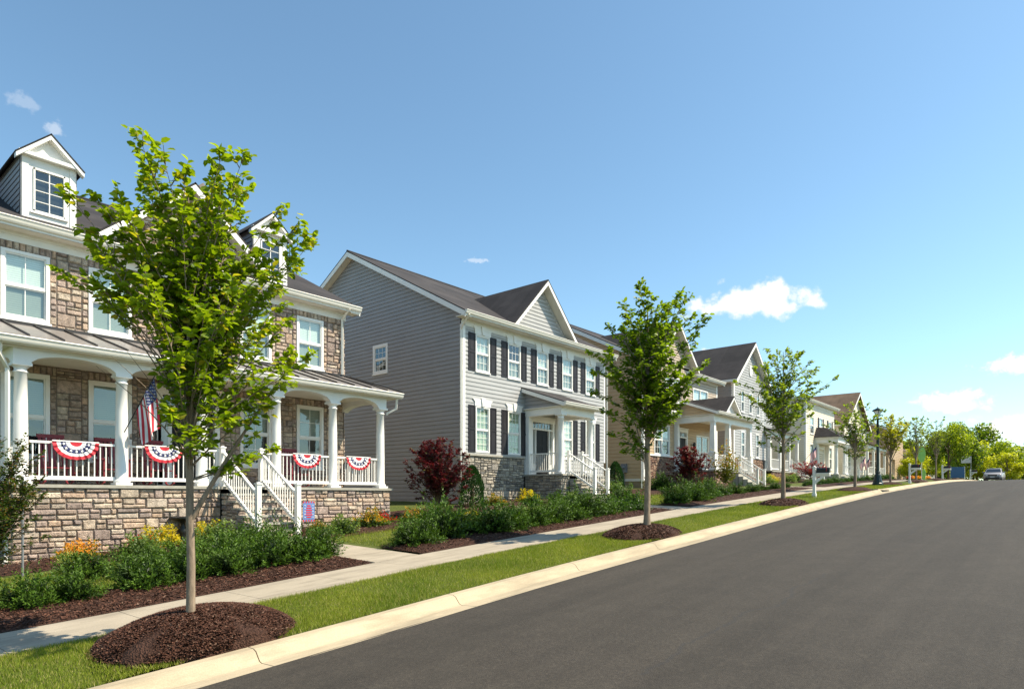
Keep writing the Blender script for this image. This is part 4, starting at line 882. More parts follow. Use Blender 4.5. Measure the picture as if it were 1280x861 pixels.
def window(root, fr, u0, u1, z0, z1, grid=None, blind='blind_white', half=1.0, trim=.07, nout=.06, units=1, sill=True, lintel=False, side=None, lowblind=None, base_n=0.0, name='window', dark='unlit_dark'):
    m = M(); W = u1-u0; t = trim
    n0 = base_n-.05
    for a, b, c, d in ((u0, u1, z1-t, z1), (u0, u1, z0, z0+t), (u0, u0+t, z0+t, z1-t), (u1-t, u1, z0+t, z1-t)): m.fbox(fr, a, b, c, d, n0, base_n+nout)
    if sill: m.fbox(fr, u0-.03, u1+.03, z0-.05, z0-.001, n0+.06, base_n+nout+.03)
    if lintel:   # stepped head with a keystone
        m.fbox(fr, u0-.05, u1+.05, z1+.002, z1+.17, base_n-.0, base_n+nout+.015)
        m.prism([fr(u0-.05, z1+.172, base_n), fr(u1+.05, z1+.172, base_n), fr(u1+.17, z1+.29, base_n), fr(u0-.17, z1+.29, base_n)], Vector(fr(0,0,nout+.02))-Vector(fr(0,0,0)))
        c = (u0+u1)/2; m.prism([fr(c-.07, z1+.004, base_n), fr(c+.07, z1+.004, base_n), fr(c+.12, z1+.34, base_n), fr(c-.12, z1+.34, base_n)], Vector(fr(0,0,nout+.06))-Vector(fr(0,0,0)))
    zm = z0+(z1-z0)*.49; i0, i1 = u0+t, u1-t; k = units; uw = (i1-i0)/k; panes = []
    for q in range(k):
        a = i0+uw*q; b = a+uw
        if q: m.fbox(fr, a-.035, a+.035, z0+t+.001, z1-t-.001, n0+.001, base_n+nout-.012); 
        a += .035 if q else 0; b -= .035 if q < k-1 else 0
        s = .032
        m.fbox(fr, a+.001, b-.001, zm-.025, zm+.025, base_n-.03, base_n+nout-.022)
        for c_, d_, nn in ((z0+t, zm-.025, base_n-.012), (zm+.025, z1-t, base_n+.012)):
            for aa, bb, cc, dd in ((a, a+s, c_, d_), (b-s, b, c_, d_), (a+s, b-s, c_, c_+s), (a+s, b-s, d_-s, d_)): m.fbox(fr, aa+.001, bb-.001, cc+.001, dd-.001, nn-.022, nn+.014)
            panes.append((a+s, b-s, c_+s, d_-s, nn-.004))
        if grid:
            gx_, gy = grid
            for (pa, pb, pc, pd, pn) in panes[-2:]:
                if grid == 'x': break
                for i in range(1, gx_): x = pa+(pb-pa)*i/gx_; m.fbox(fr, x-.008, x+.008, pc, pd, pn-.005, pn+.006)
                for i in range(1, gy): z = pc+(pd-pc)*i/gy; m.fbox(fr, pa, pb, z-.008, z+.008, pn-.004, pn+.005)
    o = m.build(name, 'white_paint', root)
    g = M()
    for pa, pb, pc, pd, pn in panes: g.face([fr(pa, pc, pn), fr(pb, pc, pn), fr(pb, pd, pn), fr(pa, pd, pn)])
    g.build('pane', 'glass', o)
    b = M(); zt = z1-t; zb = z0+t+(1-half)*(z1-z0-2*t)
    if blind: b.face([fr(i0, zb, base_n-.055), fr(i1, zb, base_n-.055), fr(i1, zt, base_n-.055), fr(i0, zt, base_n-.055)]); b.build('blind', blind, o)
    if lowblind: b = M(); b.face([fr(i0, z0+t, base_n-.055), fr(i1, z0+t, base_n-.055), fr(i1, zb, base_n-.055), fr(i0, zb, base_n-.055)]); b.build('window_screen', lowblind, o)
    d = M(); d.fbox(fr, i0-.03, i1+.03, z0+t-.03, z1-t+.03, base_n-.35, base_n-.09, 0); d.build('dark_backing', dark, o)  # solid dark box stands in for the unlit room
    return o
def shutter(root, fr, u0, u1, z0, z1, n=.028):
    m = M(); t = .055; zm = z0+(z1-z0)*.5
    m.fbox(fr, u0+t, u1-t, z0+t, z1-t, n-.018, n+.006)
    for a, b, c, d in ((u0, u0+t, z0, z1), (u1-t, u1, z0, z1), (u0+t, u1-t, z0, z0+t), (u0+t, u1-t, z1-t, z1), (u0+t, u1-t, zm-.035, zm+.035)): m.fbox(fr, a, b, c, d, n-.02, n+.022)
    for c, d in ((z0+t+.05, zm-.085), (zm+.085, z1-t-.05)): m.fbox(fr, u0+t+.045, u1-t-.045, c, d, n+.004, n+.016)
    return m.build('shutter', 'shutter_black', root)
def door(root, fr, c, z0, w_=.92, h=2.05, side=True, transom=True, mat_='door_black', glass=False, nb=.0, sw=.3, name='front_door'):
    """entry: door leaf, sidelights, transom, casing"""
    t = M(); tw = w_+2*(sw if side else 0)+.3; top = z0+h+(.34 if transom else 0)
    a, b = c-tw/2, c+tw/2
    t.fbox(fr, a, a+.13, z0, top, nb-.1, nb+.05); t.fbox(fr, b-.13, b, z0, top, nb-.1, nb+.05); t.fbox(fr, a-.03, b+.03, top, top+.2, nb-.1, nb+.07); t.fbox(fr, a-.07, b+.07, top+.201, top+.26, nb-.1, nb+.12)
    t.fbox(fr, a+.13, b-.13, z0+h, z0+h+.07, nb-.1, nb+.03)
    if side:
        for s in (-1, 1):
            x = c+s*(w_/2+.03); t.fbox(fr, min(x, x+s*.05), max(x, x+s*.05), z0, z0+h-.001, nb-.1, nb+.03); t.fbox(fr, min(x+s*.051, c+s*(tw/2-.131)), max(x+s*.051, c+s*(tw/2-.131)), z0, z0+.5, nb-.09, nb+.0)
    o = t.build('door_surround', 'white_paint', root)
    g = M()
    if side:
        for s in (-1, 1): x0 = c+s*(w_/2+.08); x1 = c+s*(tw/2-.131); g.face([fr(min(x0, x1), z0+.5, nb-.05), fr(max(x0, x1), z0+.5, nb-.05), fr(max(x0, x1), z0+h, nb-.05), fr(min(x0, x1), z0+h, nb-.05)])
    if transom: g.face([fr(a+.13, z0+h+.07, nb-.05), fr(b-.13, z0+h+.07, nb-.05), fr(b-.13, top, nb-.05), fr(a+.13, top, nb-.05)])
    if side or transom:
        g.build('pane', 'glass', o); q = M(); q.fbox(fr, a+.1, b-.1, z0, top, nb-.5, nb-.14); q.build('dark_backing', 'unlit_dark', o)  # dark box behind the panes paints the unlit hall
        k = M()
        if transom:
            for i in range(1, 6): x = a+.13+(tw-.26)*i/6; k.fbox(fr, x-.01, x+.01, z0+h+.07, top, nb-.055, nb-.03)
            k.build('glazing_bar', 'white_paint', o)
    d = M(); d0, d1 = c-w_/2, c+w_/2
    d.fbox(fr, d0, d1, z0+.02, z0+h-.002, nb-.09, nb-.045)
    rows = [(.12, .28), (.33, .62), (.68, .94)] if not glass else [(.06, .2)]
    for ra, rb in rows:
        for ca, cb in ((.12, .46), (.54, .88)): d.fbox(fr, d0+w_*ca, d0+w_*cb, z0+h*ra, z0+h*rb, nb-.046, nb-.033)
    dd = d.build(name, mat_, root)
    h_ = M(); p = Vector(fr(d1-.09, z0+.98, nb-.04)); nn = Vector(fr(0,0,1))-Vector(fr(0,0,0)); h_.tube([p, p+nn*.05], .02, 0, 8); h_.tube([p+nn*.045+Vector((0,0,.0)), p+nn*.075], .032, 0, 10); h_.build('handle', 'lamp_lens', dd)
    if glass: g = M(); g.fbox(fr, d0+.17, d1-.17, z0+.5, z0+h-.16, nb-.047, nb-.036); g.build('pane', 'frosted', dd)
    return o
def rake(m, y0, y1, pe, pr, h=.2, mi=0):
    """fascia board in the X-Z plane between Y y0..y1 from eave point (x,z) to ridge point (x,z), hanging h below"""
    (xa, za), (xb, zb) = pe, pr
    m.box8([(xa,y0,za-h),(xb,y0,zb-h),(xb,y1,zb-h),(xa,y1,za-h),(xa,y0,za),(xb,y0,zb),(xb,y1,zb),(xa,y1,za)], mi)
def rake_y(m, x0, x1, pe, pr, h=.2, mi=0):
    (ya, za), (yb, zb) = pe, pr
    m.box8([(x0,ya,za-h),(x1,ya,za-h),(x1,yb,zb-h),(x0,yb,zb-h),(x0,ya,za),(x1,ya,za),(x1,yb,zb),(x0,yb,zb)], mi)
def main_roof(root, y0, y1, ae, ze, ar, zr, material='shingles_dark', oh=.35):
    """gable roof, ridge along Y at a=ar. eave at a=ae z=ze. white rakes both ends, soffit front"""
    m = M(); ab = 2*ar-ae
    slab(m, [(-ae, y0, ze), (-ae, y1, ze), (-ar, y1, zr), (-ar, y0, zr)], .04); slab(m, [(-ar, y0, zr), (-ar, y1, zr), (-ab, y1, ze), (-ab, y0, ze)], .04)
    m.tube([(-ar, y0, zr+.0), (-ar, y1, zr+.0)], .05, 0, 6, sm=False)
    r = m.build('roof', material, root); TT = []; sl = (zr-ze)/(ar-ae)
    for ya, yb in ((y0+.002, y0+.03), (y1-.03, y1-.002)):
        t = M(); rake(t, ya, yb, (-ae-.0, ze-.05), (-ar, zr-.05), .22); rake(t, ya, yb, (-ab, ze-.05), (-ar, zr-.05), .22); TT.append(t)
    for ya, yb in ((y0+.031, y0+oh+.01), (y1-oh-.01, y1-.031)):   # raked soffit boards
        t = TT.pop(0); rake(t, ya, yb, (-ae-.0, ze-.2), (-ar, zr-.2), .03, 1); rake(t, ya, yb, (-ab, ze-.2), (-ar, zr-.2), .03, 1); t.build('rake_board', ['white_paint', 'soffit'], root)
    return sl
def soffit_front(root, y0, y1, aw, ae, ze, frz=.28, fh=.17):
    """boxed eave: soffit at ze-.18, fascia, frieze board on the wall"""
    m = M(); m.box(-aw-.0, -ae-.001, y0, y1, ze-.2, ze-.17, 1); m.box(-ae-.02, -ae+.01, y0, y1, ze-.2, ze-.03)
    m.box(-aw+.0, -aw+.04, y0+.3, y1-.3, ze-.2-frz, ze-.201); m.box(-aw+.0, -aw+.07, y0+.3, y1-.3, ze-.27, ze-.2015)
    return m.build('cornice', ['white_paint', 'soffit'], root)
def cross_gable(root, aw, af, yl, yr, ze, zp, main, wallm, wallfn, material='shingles_dark', aback=None, attic=None, th=.05, rb=.2, oh=.22):
    """front gable on a roof. af: overhang plane, main=(ae,ze,slope) of the roof behind"""
    yc = (yl+yr)/2; ae, zm, s = main; m = M()
    ab = ae+(zp-zm)/s; a0 = ae+(ze-zm)/s
    slab(m, [(-af, yl, ze), (-af, yc, zp), (-ab, yc, zp), (-max(a0, af+.01), yl, ze)], th); slab(m, [(-af, yr, ze), (-af, yc, zp), (-ab, yc, zp), (-max(a0, af+.01), yr, ze)], th)
    m.build('gable_roof', material, root)
    t = M(); sl = (zp-ze)/(yc-yl)
    for ys, sgn in ((yl, 1), (yr, -1)):
        rake_y(t, -af-.03, -af-.002, (ys, ze-.06), (yc, zp-.06), rb); rake_y(t, -aw, -af-.031, (ys, ze-.2), (yc, zp-.2), .03, 1)
        rake_y(t, -aw+.001, -aw+.035, (ys+sgn*.25, ze-.06-.02), (yc, zp-.25-.02), .12)
    t.build('rake_board', ['white_paint', 'soffit'], root)
    w_ = M(); lim = lambda z: (yl+.1+max(0, (z-ze))/sl, yr-.1-max(0, (z-ze))/sl)
    wallfn(w_, lim); w_.build('gable_wall', wallm, root)

# ---------------------------------------------------------------- stone house (nearest)
PAL1 = [(.53,.415,.33), (.47,.365,.30), (.6,.49,.39), (.42,.33,.29), (.66,.55,.44), (.5,.39,.34), (.57,.43,.33), (.38,.31,.28), (.6,.44,.33), (.56,.47,.39)]
PAL2 = [(.38,.345,.295), (.31,.285,.255), (.46,.415,.35), (.25,.235,.22), (.42,.37,.3), (.52,.47,.39)]
PAL3 = [(.32,.19,.135), (.27,.16,.12), (.38,.25,.18), (.22,.145,.12), (.41,.29,.21)]
H = thing('house', 'stone-faced house with a full-width arched white porch, nearest on the left', 'house', (-16.5, 8, .6))
aw, y0, y1 = 18.4, 2.9, 12.83; fr = frame(a=aw)
wy = [(3.69, 4.63), (5.43, 6.4), (9.28, 10.25), (11.1, 12.05)]
op2 = [(a, b, 6.05, 7.62) for a, b in wy]; op1 = [(a, b, 2.87, 4.85) for a, b in wy]; opd = [(6.98, 8.7, 2.28, 4.78)]
m = M(); stones(m, fr, y0, y1, 5.3, 7.82, op2, 1, PAL1, quoin=True, band=.3, bw=.3); stones(m, fr, y0, y1, 2.28, 5.3, op1+opd, 2, PAL1, quoin=True, band=.3, bw=.36)
stones(m, fr, y0, 3.46, .25, 2.28, [], 3, PAL1, bw=.3)
# stone returns on the two ends, siding beyond
for yy, fn in ((y0, frame(y=y0)), (y1, frame_back(y1))): stones(m, fn, -18.7, -18.36, .6, 7.82, [], 4, PAL1, bw=.3)
m.build('stone_wall', ['stone', 'mortar'], H)
m = M()
gl = lambda z: (-33.0+max(0, (z-8.2))/.51, -18.4-max(0, (z-8.2))/.51)
siding(m, frame(y=y0), -33, -18.7, .6, 11.9, lim=gl); siding(m, frame_back(y1), -33, -18.7, .6, 11.9, lim=gl, ops=[(-19.9, -19.2, 3.2, 4.9)], flip=True); m.box(-33, -32.9, y0, y1, .6, 8.1)
m.build('side_wall', 'siding_taupe', H)
ae, ze, ar, zr = 17.98, 8.22, 25.7, 12.15; sl1 = main_roof(H, 2.45, 13.2, ae, ze, ar, zr)
soffit_front(H, 2.45, 13.2, aw, ae, ze, .22); gutter(H, [(-ae-.005, 13.2, ze+.0), (-ae-.005, 2.45, ze+.0)][::-1])
for i, (a, b) in enumerate(wy):
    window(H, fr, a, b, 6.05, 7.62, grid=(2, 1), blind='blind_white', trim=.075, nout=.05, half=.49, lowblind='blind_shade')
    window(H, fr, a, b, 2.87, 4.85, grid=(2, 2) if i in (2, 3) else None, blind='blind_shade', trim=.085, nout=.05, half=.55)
window(H, frame_back(y1), -19.9, -19.2, 3.2, 4.9, blind='blind_shade', trim=.08)
door(H, fr, 7.84, 2.28, .86, 2.08, True, True, nb=.02, sw=.25)
# white glazed screen door leaf left of the door
m = M(); m.box(-18.36, -18.33, 7.02, 7.34, 2.3, 4.3); pn = m.build('side_panel', 'white_paint', H); m = M(); m.box(-18.329, -18.32, 7.1, 7.27, 3.15, 4.15); m.build('pane', 'frosted', pn)
# centre stone gable
def wf(w_, lim):
    stones(w_, frame(a=18.38), 5.4, 10.3, 8.25, 10.7, [], 7, PAL1, lim=lim, bw=.3)
cross_gable(H, 18.4, 17.97, 5.28, 10.4, 8.24, 10.45, (ae, ze, sl1), ['stone', 'mortar'], wf)
def dormer(yc):
    d = M(); af = 18.6; hw = .545; zb = 8.5; zt = 9.98; zp = 10.55; fr2 = frame(a=af)
    zs = lambda a: ze+(a-ae)*sl1; wop = (yc-.32, yc+.32, 8.7, 9.72)
    for a, b, c, e in ((yc-hw, wop[0], zb, zt), (wop[1], yc+hw, zb, zt), (wop[0], wop[1], zb, wop[2]), (wop[0], wop[1], wop[3], zt)): d.face([fr2(a, c), fr2(b, c), fr2(b, e), fr2(a, e)])
    d.face([fr2(yc-hw, zt), fr2(yc+hw, zt), fr2(yc, zp-.02)]); d.fbox(fr2, yc-hw-.08, yc+hw+.08, zt-.03, zt+.05, .0, .14)
    for s in (-1, 1): rake_y(d, -af, -af+.16, (yc+s*(hw+.14), zt-.06), (yc, zp+.02), .11); d.fbox(fr2, min(yc+s*hw, yc+s*(hw-.13)), max(yc+s*hw, yc+s*(hw-.13)), zb, zt-.03, .001, .02)
    o = d.build('dormer', 'white_paint', H)
    s_ = M(); abk = ae+(zt-ze)/sl1
    for s, ff in ((-1, frame(y=yc-hw)), (1, frame_back(yc+hw))):
        siding(s_, ff, -abk-.2, -af-.05, 8.5, zt, lim=lambda z: (-abk-.2, -af-.05), exp=.14, flip=(s > 0)); s_.box(-af-.055, -af, yc+s*hw-.02, yc+s*hw+.02, 8.5, zt)
    s_.build('dormer_siding', 'siding_grey_shaded', o)  # dormer sides carry the shaded grey as colour
    r_ = M(); ab = ae+(zp+.05-ze)/sl1
    for s in (-1, 1): slab(r_, [(-af+.17, yc+s*(hw+.16), zt-.05), (-af+.17, yc, zp+.05), (-ab, yc, zp+.05), (-abk-.0, yc+s*(hw+.16), zt-.05)], .03)
    r_.build('dormer_roof', 'shingles_dark', o)
    wn_ = M(); a, b, c, e = wop
    for p in ((a, b, c, c+.035), (a, b, e-.035, e), (a, a+.035, c, e), (b-.035, b, c, e)): wn_.fbox(fr2, *p, -.05, .03)
    wn_.fbox(fr2, yc-.01, yc+.01, c, e, -.02, .012)
    for i in range(1, 4): z = c+(e-c)*i/4; wn_.fbox(fr2, a, b, z-.008, z+.008, -.02, .01)
    wn_.fbox(fr2, a-.06, b+.06, c-.05, c-.002, .0, .05)
    wo = wn_.build('dormer_window', 'white_paint', o)
for yc in (4.68, 10.35): dormer(yc)
# dormer glass sits in its window opening
for yc in (4.68, 10.35):
    g = M(); f2 = frame(a=18.6); g.face([f2(yc-.3, 8.72, -.01), f2(yc+.3, 8.72, -.01), f2(yc+.3, 9.7, -.01), f2(yc-.3, 9.7, -.01)]); g.build('dormer_pane', 'glass', H); k = M(); k.fbox(f2, yc-.33, yc+.33, 8.68, 9.74, -.3, -.06); k.build('dormer_dark_backing', 'unlit_dark', H)  # dark box painted as the unlit space behind the dormer glass
# porch
fl = 2.25; ap = 16.5; cols_y = [3.65, 5.54, 7.34, 9.35, 11.14, 12.87]
m = M(); fp = frame(a=16.3)
stones(m, fp, 3.45, 7.72, .35, fl-.07, [], 8, PAL1, bw=.36, band=.22); stones(m, fp, 8.98, 13.08, .55, fl-.07, [], 9, PAL1, bw=.36, band=.22)
stones(m, frame(y=3.45), -18.4, -16.3, .3, fl-.07, [], 10, PAL1); stones(m, frame_back(13.08), -18.4, -16.3, .6, fl-.07, [], 11, PAL1); m.build('porch_base', ['stone', 'mortar'], H)
m = M(); m.box(-18.4, -16.22, 3.38, 13.15, fl-.07, fl); m.build('porch_floor', 'cap_stone', H)
zb = 4.74
for y in cols_y: column(H, -ap, y, fl, zb)
def arched(m, p, q, zlo, zhi, rise, th, axis='y', x=-16.5):
    n = 14; vs = []
    for i in range(n+1):
        t = i/n; u = p+(q-p)*t; a = zlo+rise*math.sqrt(max(0, 1-(2*t-1)**2*.98))
        vs.append((u, a))
    for (u0_, a0), (u1_, a1) in zip(vs, vs[1:]):
        if axis == 'y': m.box8([(x-th,u0_,a0),(x+th,u0_,a0),(x+th,u1_,a1),(x-th,u1_,a1),(x-th,u0_,zhi),(x+th,u0_,zhi),(x+th,u1_,zhi),(x-th,u1_,zhi)])
        else: m.box8([(u0_,x-th,a0),(u1_,x-th,a1),(u1_,x+th,a1),(u0_,x+th,a0),(u0_,x-th,zhi),(u1_,x-th,zhi),(u1_,x+th,zhi),(u0_,x+th,zhi)])
m = M()
m.box(-16.62, -16.38, 3.5, 3.81, zb, 5.07); m.box(-16.62, -16.38, 12.71, 13.02, zb, 5.07)
for a, b in zip(cols_y, cols_y[1:]):
    if a > 3.7: m.box(-16.62, -16.38, a-.16, a+.16, zb, 5.07)
    arched(m, a+.16, b-.16, zb, 5.07, .22, .12)
for yy in (3.62, 12.9): arched(m, -18.4, -16.62, zb, 5.07, .2, .12, 'x', yy)
m.build('porch_beam', 'white_paint', H)
m = M(); m.box(-18.4, -16.1, 3.15, 13.4, 5.071, 5.09); m.build('porch_ceiling', 'soffit', H)
gutter(H, [(-16.14, 3.12, 5.22), (-16.14, 13.43, 5.22)]); m = M(); m.box(-16.16, -16.13, 3.12, 13.43, 5.06, 5.2); m.box(-16.35, -16.33, 3.3, 13.2, 5.03, 5.072)
for yy in (3.12, 13.4): m.prism([(-18.4, yy, 5.06), (-16.14, yy, 5.06), (-16.14, yy, 5.2), (-18.4, yy, 5.9)], (0, .03, 0))
m.build('porch_fascia', 'white_paint', H)
m = M(); slab(m, [(-16.1, 3.1, 5.25), (-16.1, 13.45, 5.25), (-18.4, 13.05, 5.95), (-18.4, 3.5, 5.95)], .03); k = 17
for i in range(k+1):
    yb = 3.1+10.35*i/k; yt = min(13.05, max(3.5, yb)); m.box8([(-16.1,yb-.016,5.25),(-16.1,yb+.016,5.25),(-18.38,yt+.016,5.95),(-18.38,yt-.016,5.95),(-16.1,yb-.012,5.29),(-16.1,yb+.012,5.29),(-18.38,yt+.012,5.99),(-18.38,yt-.012,5.99)], 1)
m.box(-18.4, -18.33, 3.5, 13.05, 5.92, 6.0, 1); m.build('porch_roof', ['metal_roof', 'metal_seam'], H)
segs = [(3.65, 5.54), (5.54, 7.34), (9.35, 11.14), (11.14, 12.87)]
for a, b in segs: m = M(); rail(m, (-16.5, a+.15, fl), (-16.5, b-.15, fl)); m.build('railing', 'white_paint', H)
for a, b in ((7.49, 7.82), (8.86, 9.2)): m = M(); rail(m, (-16.5, a, fl), (-16.5, b, fl)); m.build('railing', 'white_paint', H)
for yy in (3.65, 12.87): m = M(); rail(m, (-18.38, yy, fl), (-16.65, yy, fl)); m.build('railing', 'white_paint', H)
# stairs down to the front walk
gs = .82; n = 7
for i in range(n):
    zt = fl-.0-(i+1)*(fl-gs)/(n+1)*1.0; x0 = -16.28+i*.27
    m = M(); stones(m, frame(a=-(x0+.25)), 7.78, 8.92, max(.4, zt-.24), zt-.05, [], 30+i, PAL1, band=.3, bw=.3, prot=.02); m.box(x0-.02, x0+.3, 7.74, 8.96, zt-.05, zt, 2); m.build('step', ['stone', 'mortar', 'cap_stone'], H)
for yy, fn, nm in ((7.76, frame(y=7.76), 0), (8.94, frame_back(8.94), 1)):
    m = M()
    for i in range(n): zt = fl-(i+1)*(fl-gs)/(n+1)-.05; x0 = -16.28+i*.27; stones(m, fn, x0, x0+.27, .3, zt, [], 50+i+nm*10, PAL1, band=.24, bw=.3)
    m.build('stair_wall', ['stone', 'mortar'], H)
for yy in (7.83, 8.87):
    m = M(); post(m, -16.42, yy, fl, 3.22); post(m, -14.62, yy, gs-.05, 2.28); m.build('newel_post', 'white_paint', H)
    m = M(); rail(m, (-16.34, yy, fl-.02), (-14.7, yy, gs+.38), .12, .9); m.build('stair_railing', 'white_paint', H)
downspout(H, [(-17.92, 12.75, 8.1), (-18.3, 12.72, 7.8), (-18.3, 12.72, 6.0)]); downspout(H, [(-16.2, 13.3, 5.1), (-16.25, 13.3, 4.75), (-16.45, 13.1, 4.6), (-16.45, 13.1, 4.55)])
downspout(H, [(-16.2, 3.25, 5.1), (-16.25, 3.25, 4.85), (-16.45, 3.42, 4.6), (-16.45, 3.42, .85), (-16.35, 3.38, .72), (-16.1, 3.3, .68)])

# ---------------------------------------------------------------- grey house
H = thing('house', 'grey lap-sided house with black shutters, front gable and grey stone base', 'house', (-18.5, 23.5, 1.5))
aw, y0, y1 = 18.5, 18.5, 28.85; fr = frame(a=aw); cs = [19.63, 21.63, 23.62, 25.55, 27.5]
op2 = [(c-.42, c+.42, 7.08, 8.58) for c in cs]; op1 = [(c-.42, c+.42, 3.79, 5.66) for c in (cs[0], cs[1], cs[3], cs[4])]; opd = [(22.72, 24.52, 2.95, 5.35)]
m = M(); siding(m, fr, y0+.12, y1-.12, 3.72, 8.86, op2+op1+opd, start=3.72); siding(m, fr, 22.3, 24.8, 2.95, 3.72, opd, start=2.95); siding(m, fr, 24.8, y1-.12, 3.04, 3.72, op1, start=3.04)
m.build('front_wall', 'siding_grey_lit', H)
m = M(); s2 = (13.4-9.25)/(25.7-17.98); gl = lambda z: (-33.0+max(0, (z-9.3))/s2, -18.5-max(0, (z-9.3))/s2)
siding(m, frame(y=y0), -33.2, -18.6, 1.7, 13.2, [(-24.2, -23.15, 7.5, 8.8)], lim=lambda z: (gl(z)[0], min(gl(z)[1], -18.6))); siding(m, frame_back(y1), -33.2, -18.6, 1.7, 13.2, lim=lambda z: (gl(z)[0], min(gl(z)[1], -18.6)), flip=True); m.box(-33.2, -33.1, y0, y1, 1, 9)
m.build('side_wall', 'siding_grey_shaded', H)  # same siding as the front, with its shade put into the colour
m = M(); m.box(-33.1, -18.5, y0+.02, y1-.02, 1.0, 1.7); m.build('foundation', 'foundation', H)
m = M(); stones(m, fr, y0, 22.3, 1.1, 3.64, [], 61, PAL2, bw=.34); stones(m, fr, 24.8, y1, 1.5, 3.0, [], 62, PAL2, bw=.34); stones(m, frame(y=y0), -18.75, -18.5, 1.1, 3.64, [], 63, PAL2); stones(m, frame_back(y1), -18.9, -18.5, 1.5, 3.0, [], 64, PAL2); m.build('stone_base', ['stone', 'mortar'], H)
m = M(); m.box(-18.5, -18.4, y0-.03, 22.3, 3.64, 3.72); m.box(-18.5, -18.43, 24.8, y1, 2.98, 3.04); m.build('cap_course', 'cap_stone', H)
m = M()
for a, b in ((y0-.03, y0+.12), (y1-.12, y1+.03)): m.mark(); m.box(-18.62, -18.46, a, b, 3.72, 8.86)
m.build('corner_board', 'white_paint', H)
ae, ze, ar, zr = 17.98, 9.25, 25.7, 13.4; main_roof(H, 18.12, 29.2, ae, ze, ar, zr); soffit_front(H, 18.12, 29.2, aw, ae, ze, .24); gutter(H, [(-ae-.005, 18.12, ze), (-ae-.005, 29.2, ze)])
def wf(w_, lim): siding(w_, frame(a=18.45), 21, 26.2, 9.27, 11.8, lim=lim)
cross_gable(H, 18.47, 18.0, 21.05, 25.85, 9.27, 11.75, (ae, ze, s2), 'siding_grey_lit', wf)
m = M(); m.box(-18.0, -18.6, 21.0, 25.9, 9.2, 9.29); m.build('gable_pent', 'shingles_dark', H)
for i, c in enumerate(cs):
    window(H, fr, c-.42, c+.42, 7.08, 8.58, grid=(3, 2), blind='blind_white' if i != 1 else None, trim=.055, nout=.05, lintel=True, half=.49, lowblind='blind_shade')
    for s in (-1, 1): shutter(H, fr, min(c+s*.44, c+s*.84), max(c+s*.44, c+s*.84), 7.06, 8.6)
    if i != 2:
        window(H, fr, c-.42, c+.42, 3.79, 5.66, grid=(3, 3), blind='blind_tree_reflection' if i < 2 else 'blind_white', trim=.055, nout=.05, lintel=True, sill=(i > 2))
        for s in (-1, 1): shutter(H, fr, min(c+s*.44, c+s*.84), max(c+s*.44, c+s*.84), 3.77, 5.68)
window(H, frame(y=y0), -24.2, -23.15, 7.5, 8.8, grid=(3, 2), blind=None, trim=.12, nout=.045)
door(H, fr, 23.62, 2.95, .9, 2.05, True, True, nb=.02, sw=.26)
# porch
fl = 2.95; m = M(); m.box(-18.5, -16.32, 22.25, 24.95, fl-.07, fl); m.build('porch_floor', 'cap_stone', H)
m = M(); stones(m, frame(a=16.42), 22.35, 22.85, 1.4, fl-.07, [], 65, PAL2); stones(m, frame(a=16.42), 23.95, 24.85, 1.5, fl-.07, [], 66, PAL2); stones(m, frame(y=22.35), -18.45, -16.42, 1.3, fl-.07, [], 67, PAL2); stones(m, frame_back(24.85), -18.45, -16.42, 1.4, fl-.07, [], 68, PAL2); m.build('porch_base', ['stone', 'mortar'], H)
for y in (22.52, 24.7): column(H, -16.62, y, fl, 5.5, .15, .13)
for y in (22.52, 24.7): m = M(); m.box(-18.5, -18.28, y-.12, y+.12, fl, 5.5); m.build('pilaster', 'white_paint', H)
m = M(); m.box(-16.76, -16.48, 22.36, 24.86, 5.5, 5.8); 
for y in (22.5, 24.72): m.box(-18.5, -16.76, y-.13, y+.13, 5.5, 5.8)
m.box(-18.46, -16.3, 22.25, 24.97, 5.8, 5.83, 1); m.build('porch_beam', ['white_paint', 'soffit'], H)
m = M(); slab(m, [(-16.15, 22.1, 5.97), (-16.15, 25.12, 5.97), (-18.5, 25.12, 6.78), (-18.5, 22.1, 6.78)], .04); m.build('porch_roof', 'shingles_dark', H)
m = M(); lp = lambda z: (-18.5, -16.3-(z-5.83)/.345)
siding(m, frame(y=22.37), -18.5, -16.3, 5.83, 6.68, lim=lp); siding(m, frame_back(24.86), -18.5, -16.3, 5.83, 6.68, lim=lp, flip=True); m.build('porch_gable', 'siding_grey_shaded', H)  # porch sides also use the painted shade tone
m = M()
for a, b in ((22.1, 22.13), (25.09, 25.12)): rake(m, a, b, (-16.15, 5.93), (-18.45, 6.73), .17)
for a, b in ((22.131, 22.36), (24.88, 25.089)): rake(m, a, b, (-16.15, 5.84), (-18.45, 6.64), .03)
m.box(-16.18, -16.15, 22.13, 25.09, 5.79, 5.93); m.build('porch_fascia', 'white_paint', H); gutter(H, [(-16.15, 22.1, 5.95), (-16.15, 25.12, 5.95)])
m = M(); rail(m, (-18.26, 22.52, fl), (-16.78, 22.52, fl)); m.build('railing', 'white_paint', H)
m = M(); rail(m, (-18.26, 24.7, fl), (-16.78, 24.7, fl)); m.build('railing', 'white_paint', H); m = M(); rail(m, (-16.6, 24.0, fl), (-16.6, 24.56, fl)); m.build('railing', 'white_paint', H)
gs = 1.93; n = 4
for i in range(n):
    zt = fl-(i+1)*(fl-gs)/(n+1); x0 = -16.36+i*.28
    m = M(); stones(m, frame(a=-(x0+.25)), 22.86, 23.94, 1.5, zt-.05, [], 70+i, PAL2, bw=.3, prot=.02); m.box(x0-.02, x0+.31, 22.8, 24.0, zt-.05, zt, 2); m.build('step', ['stone', 'mortar', 'cap_stone'], H)
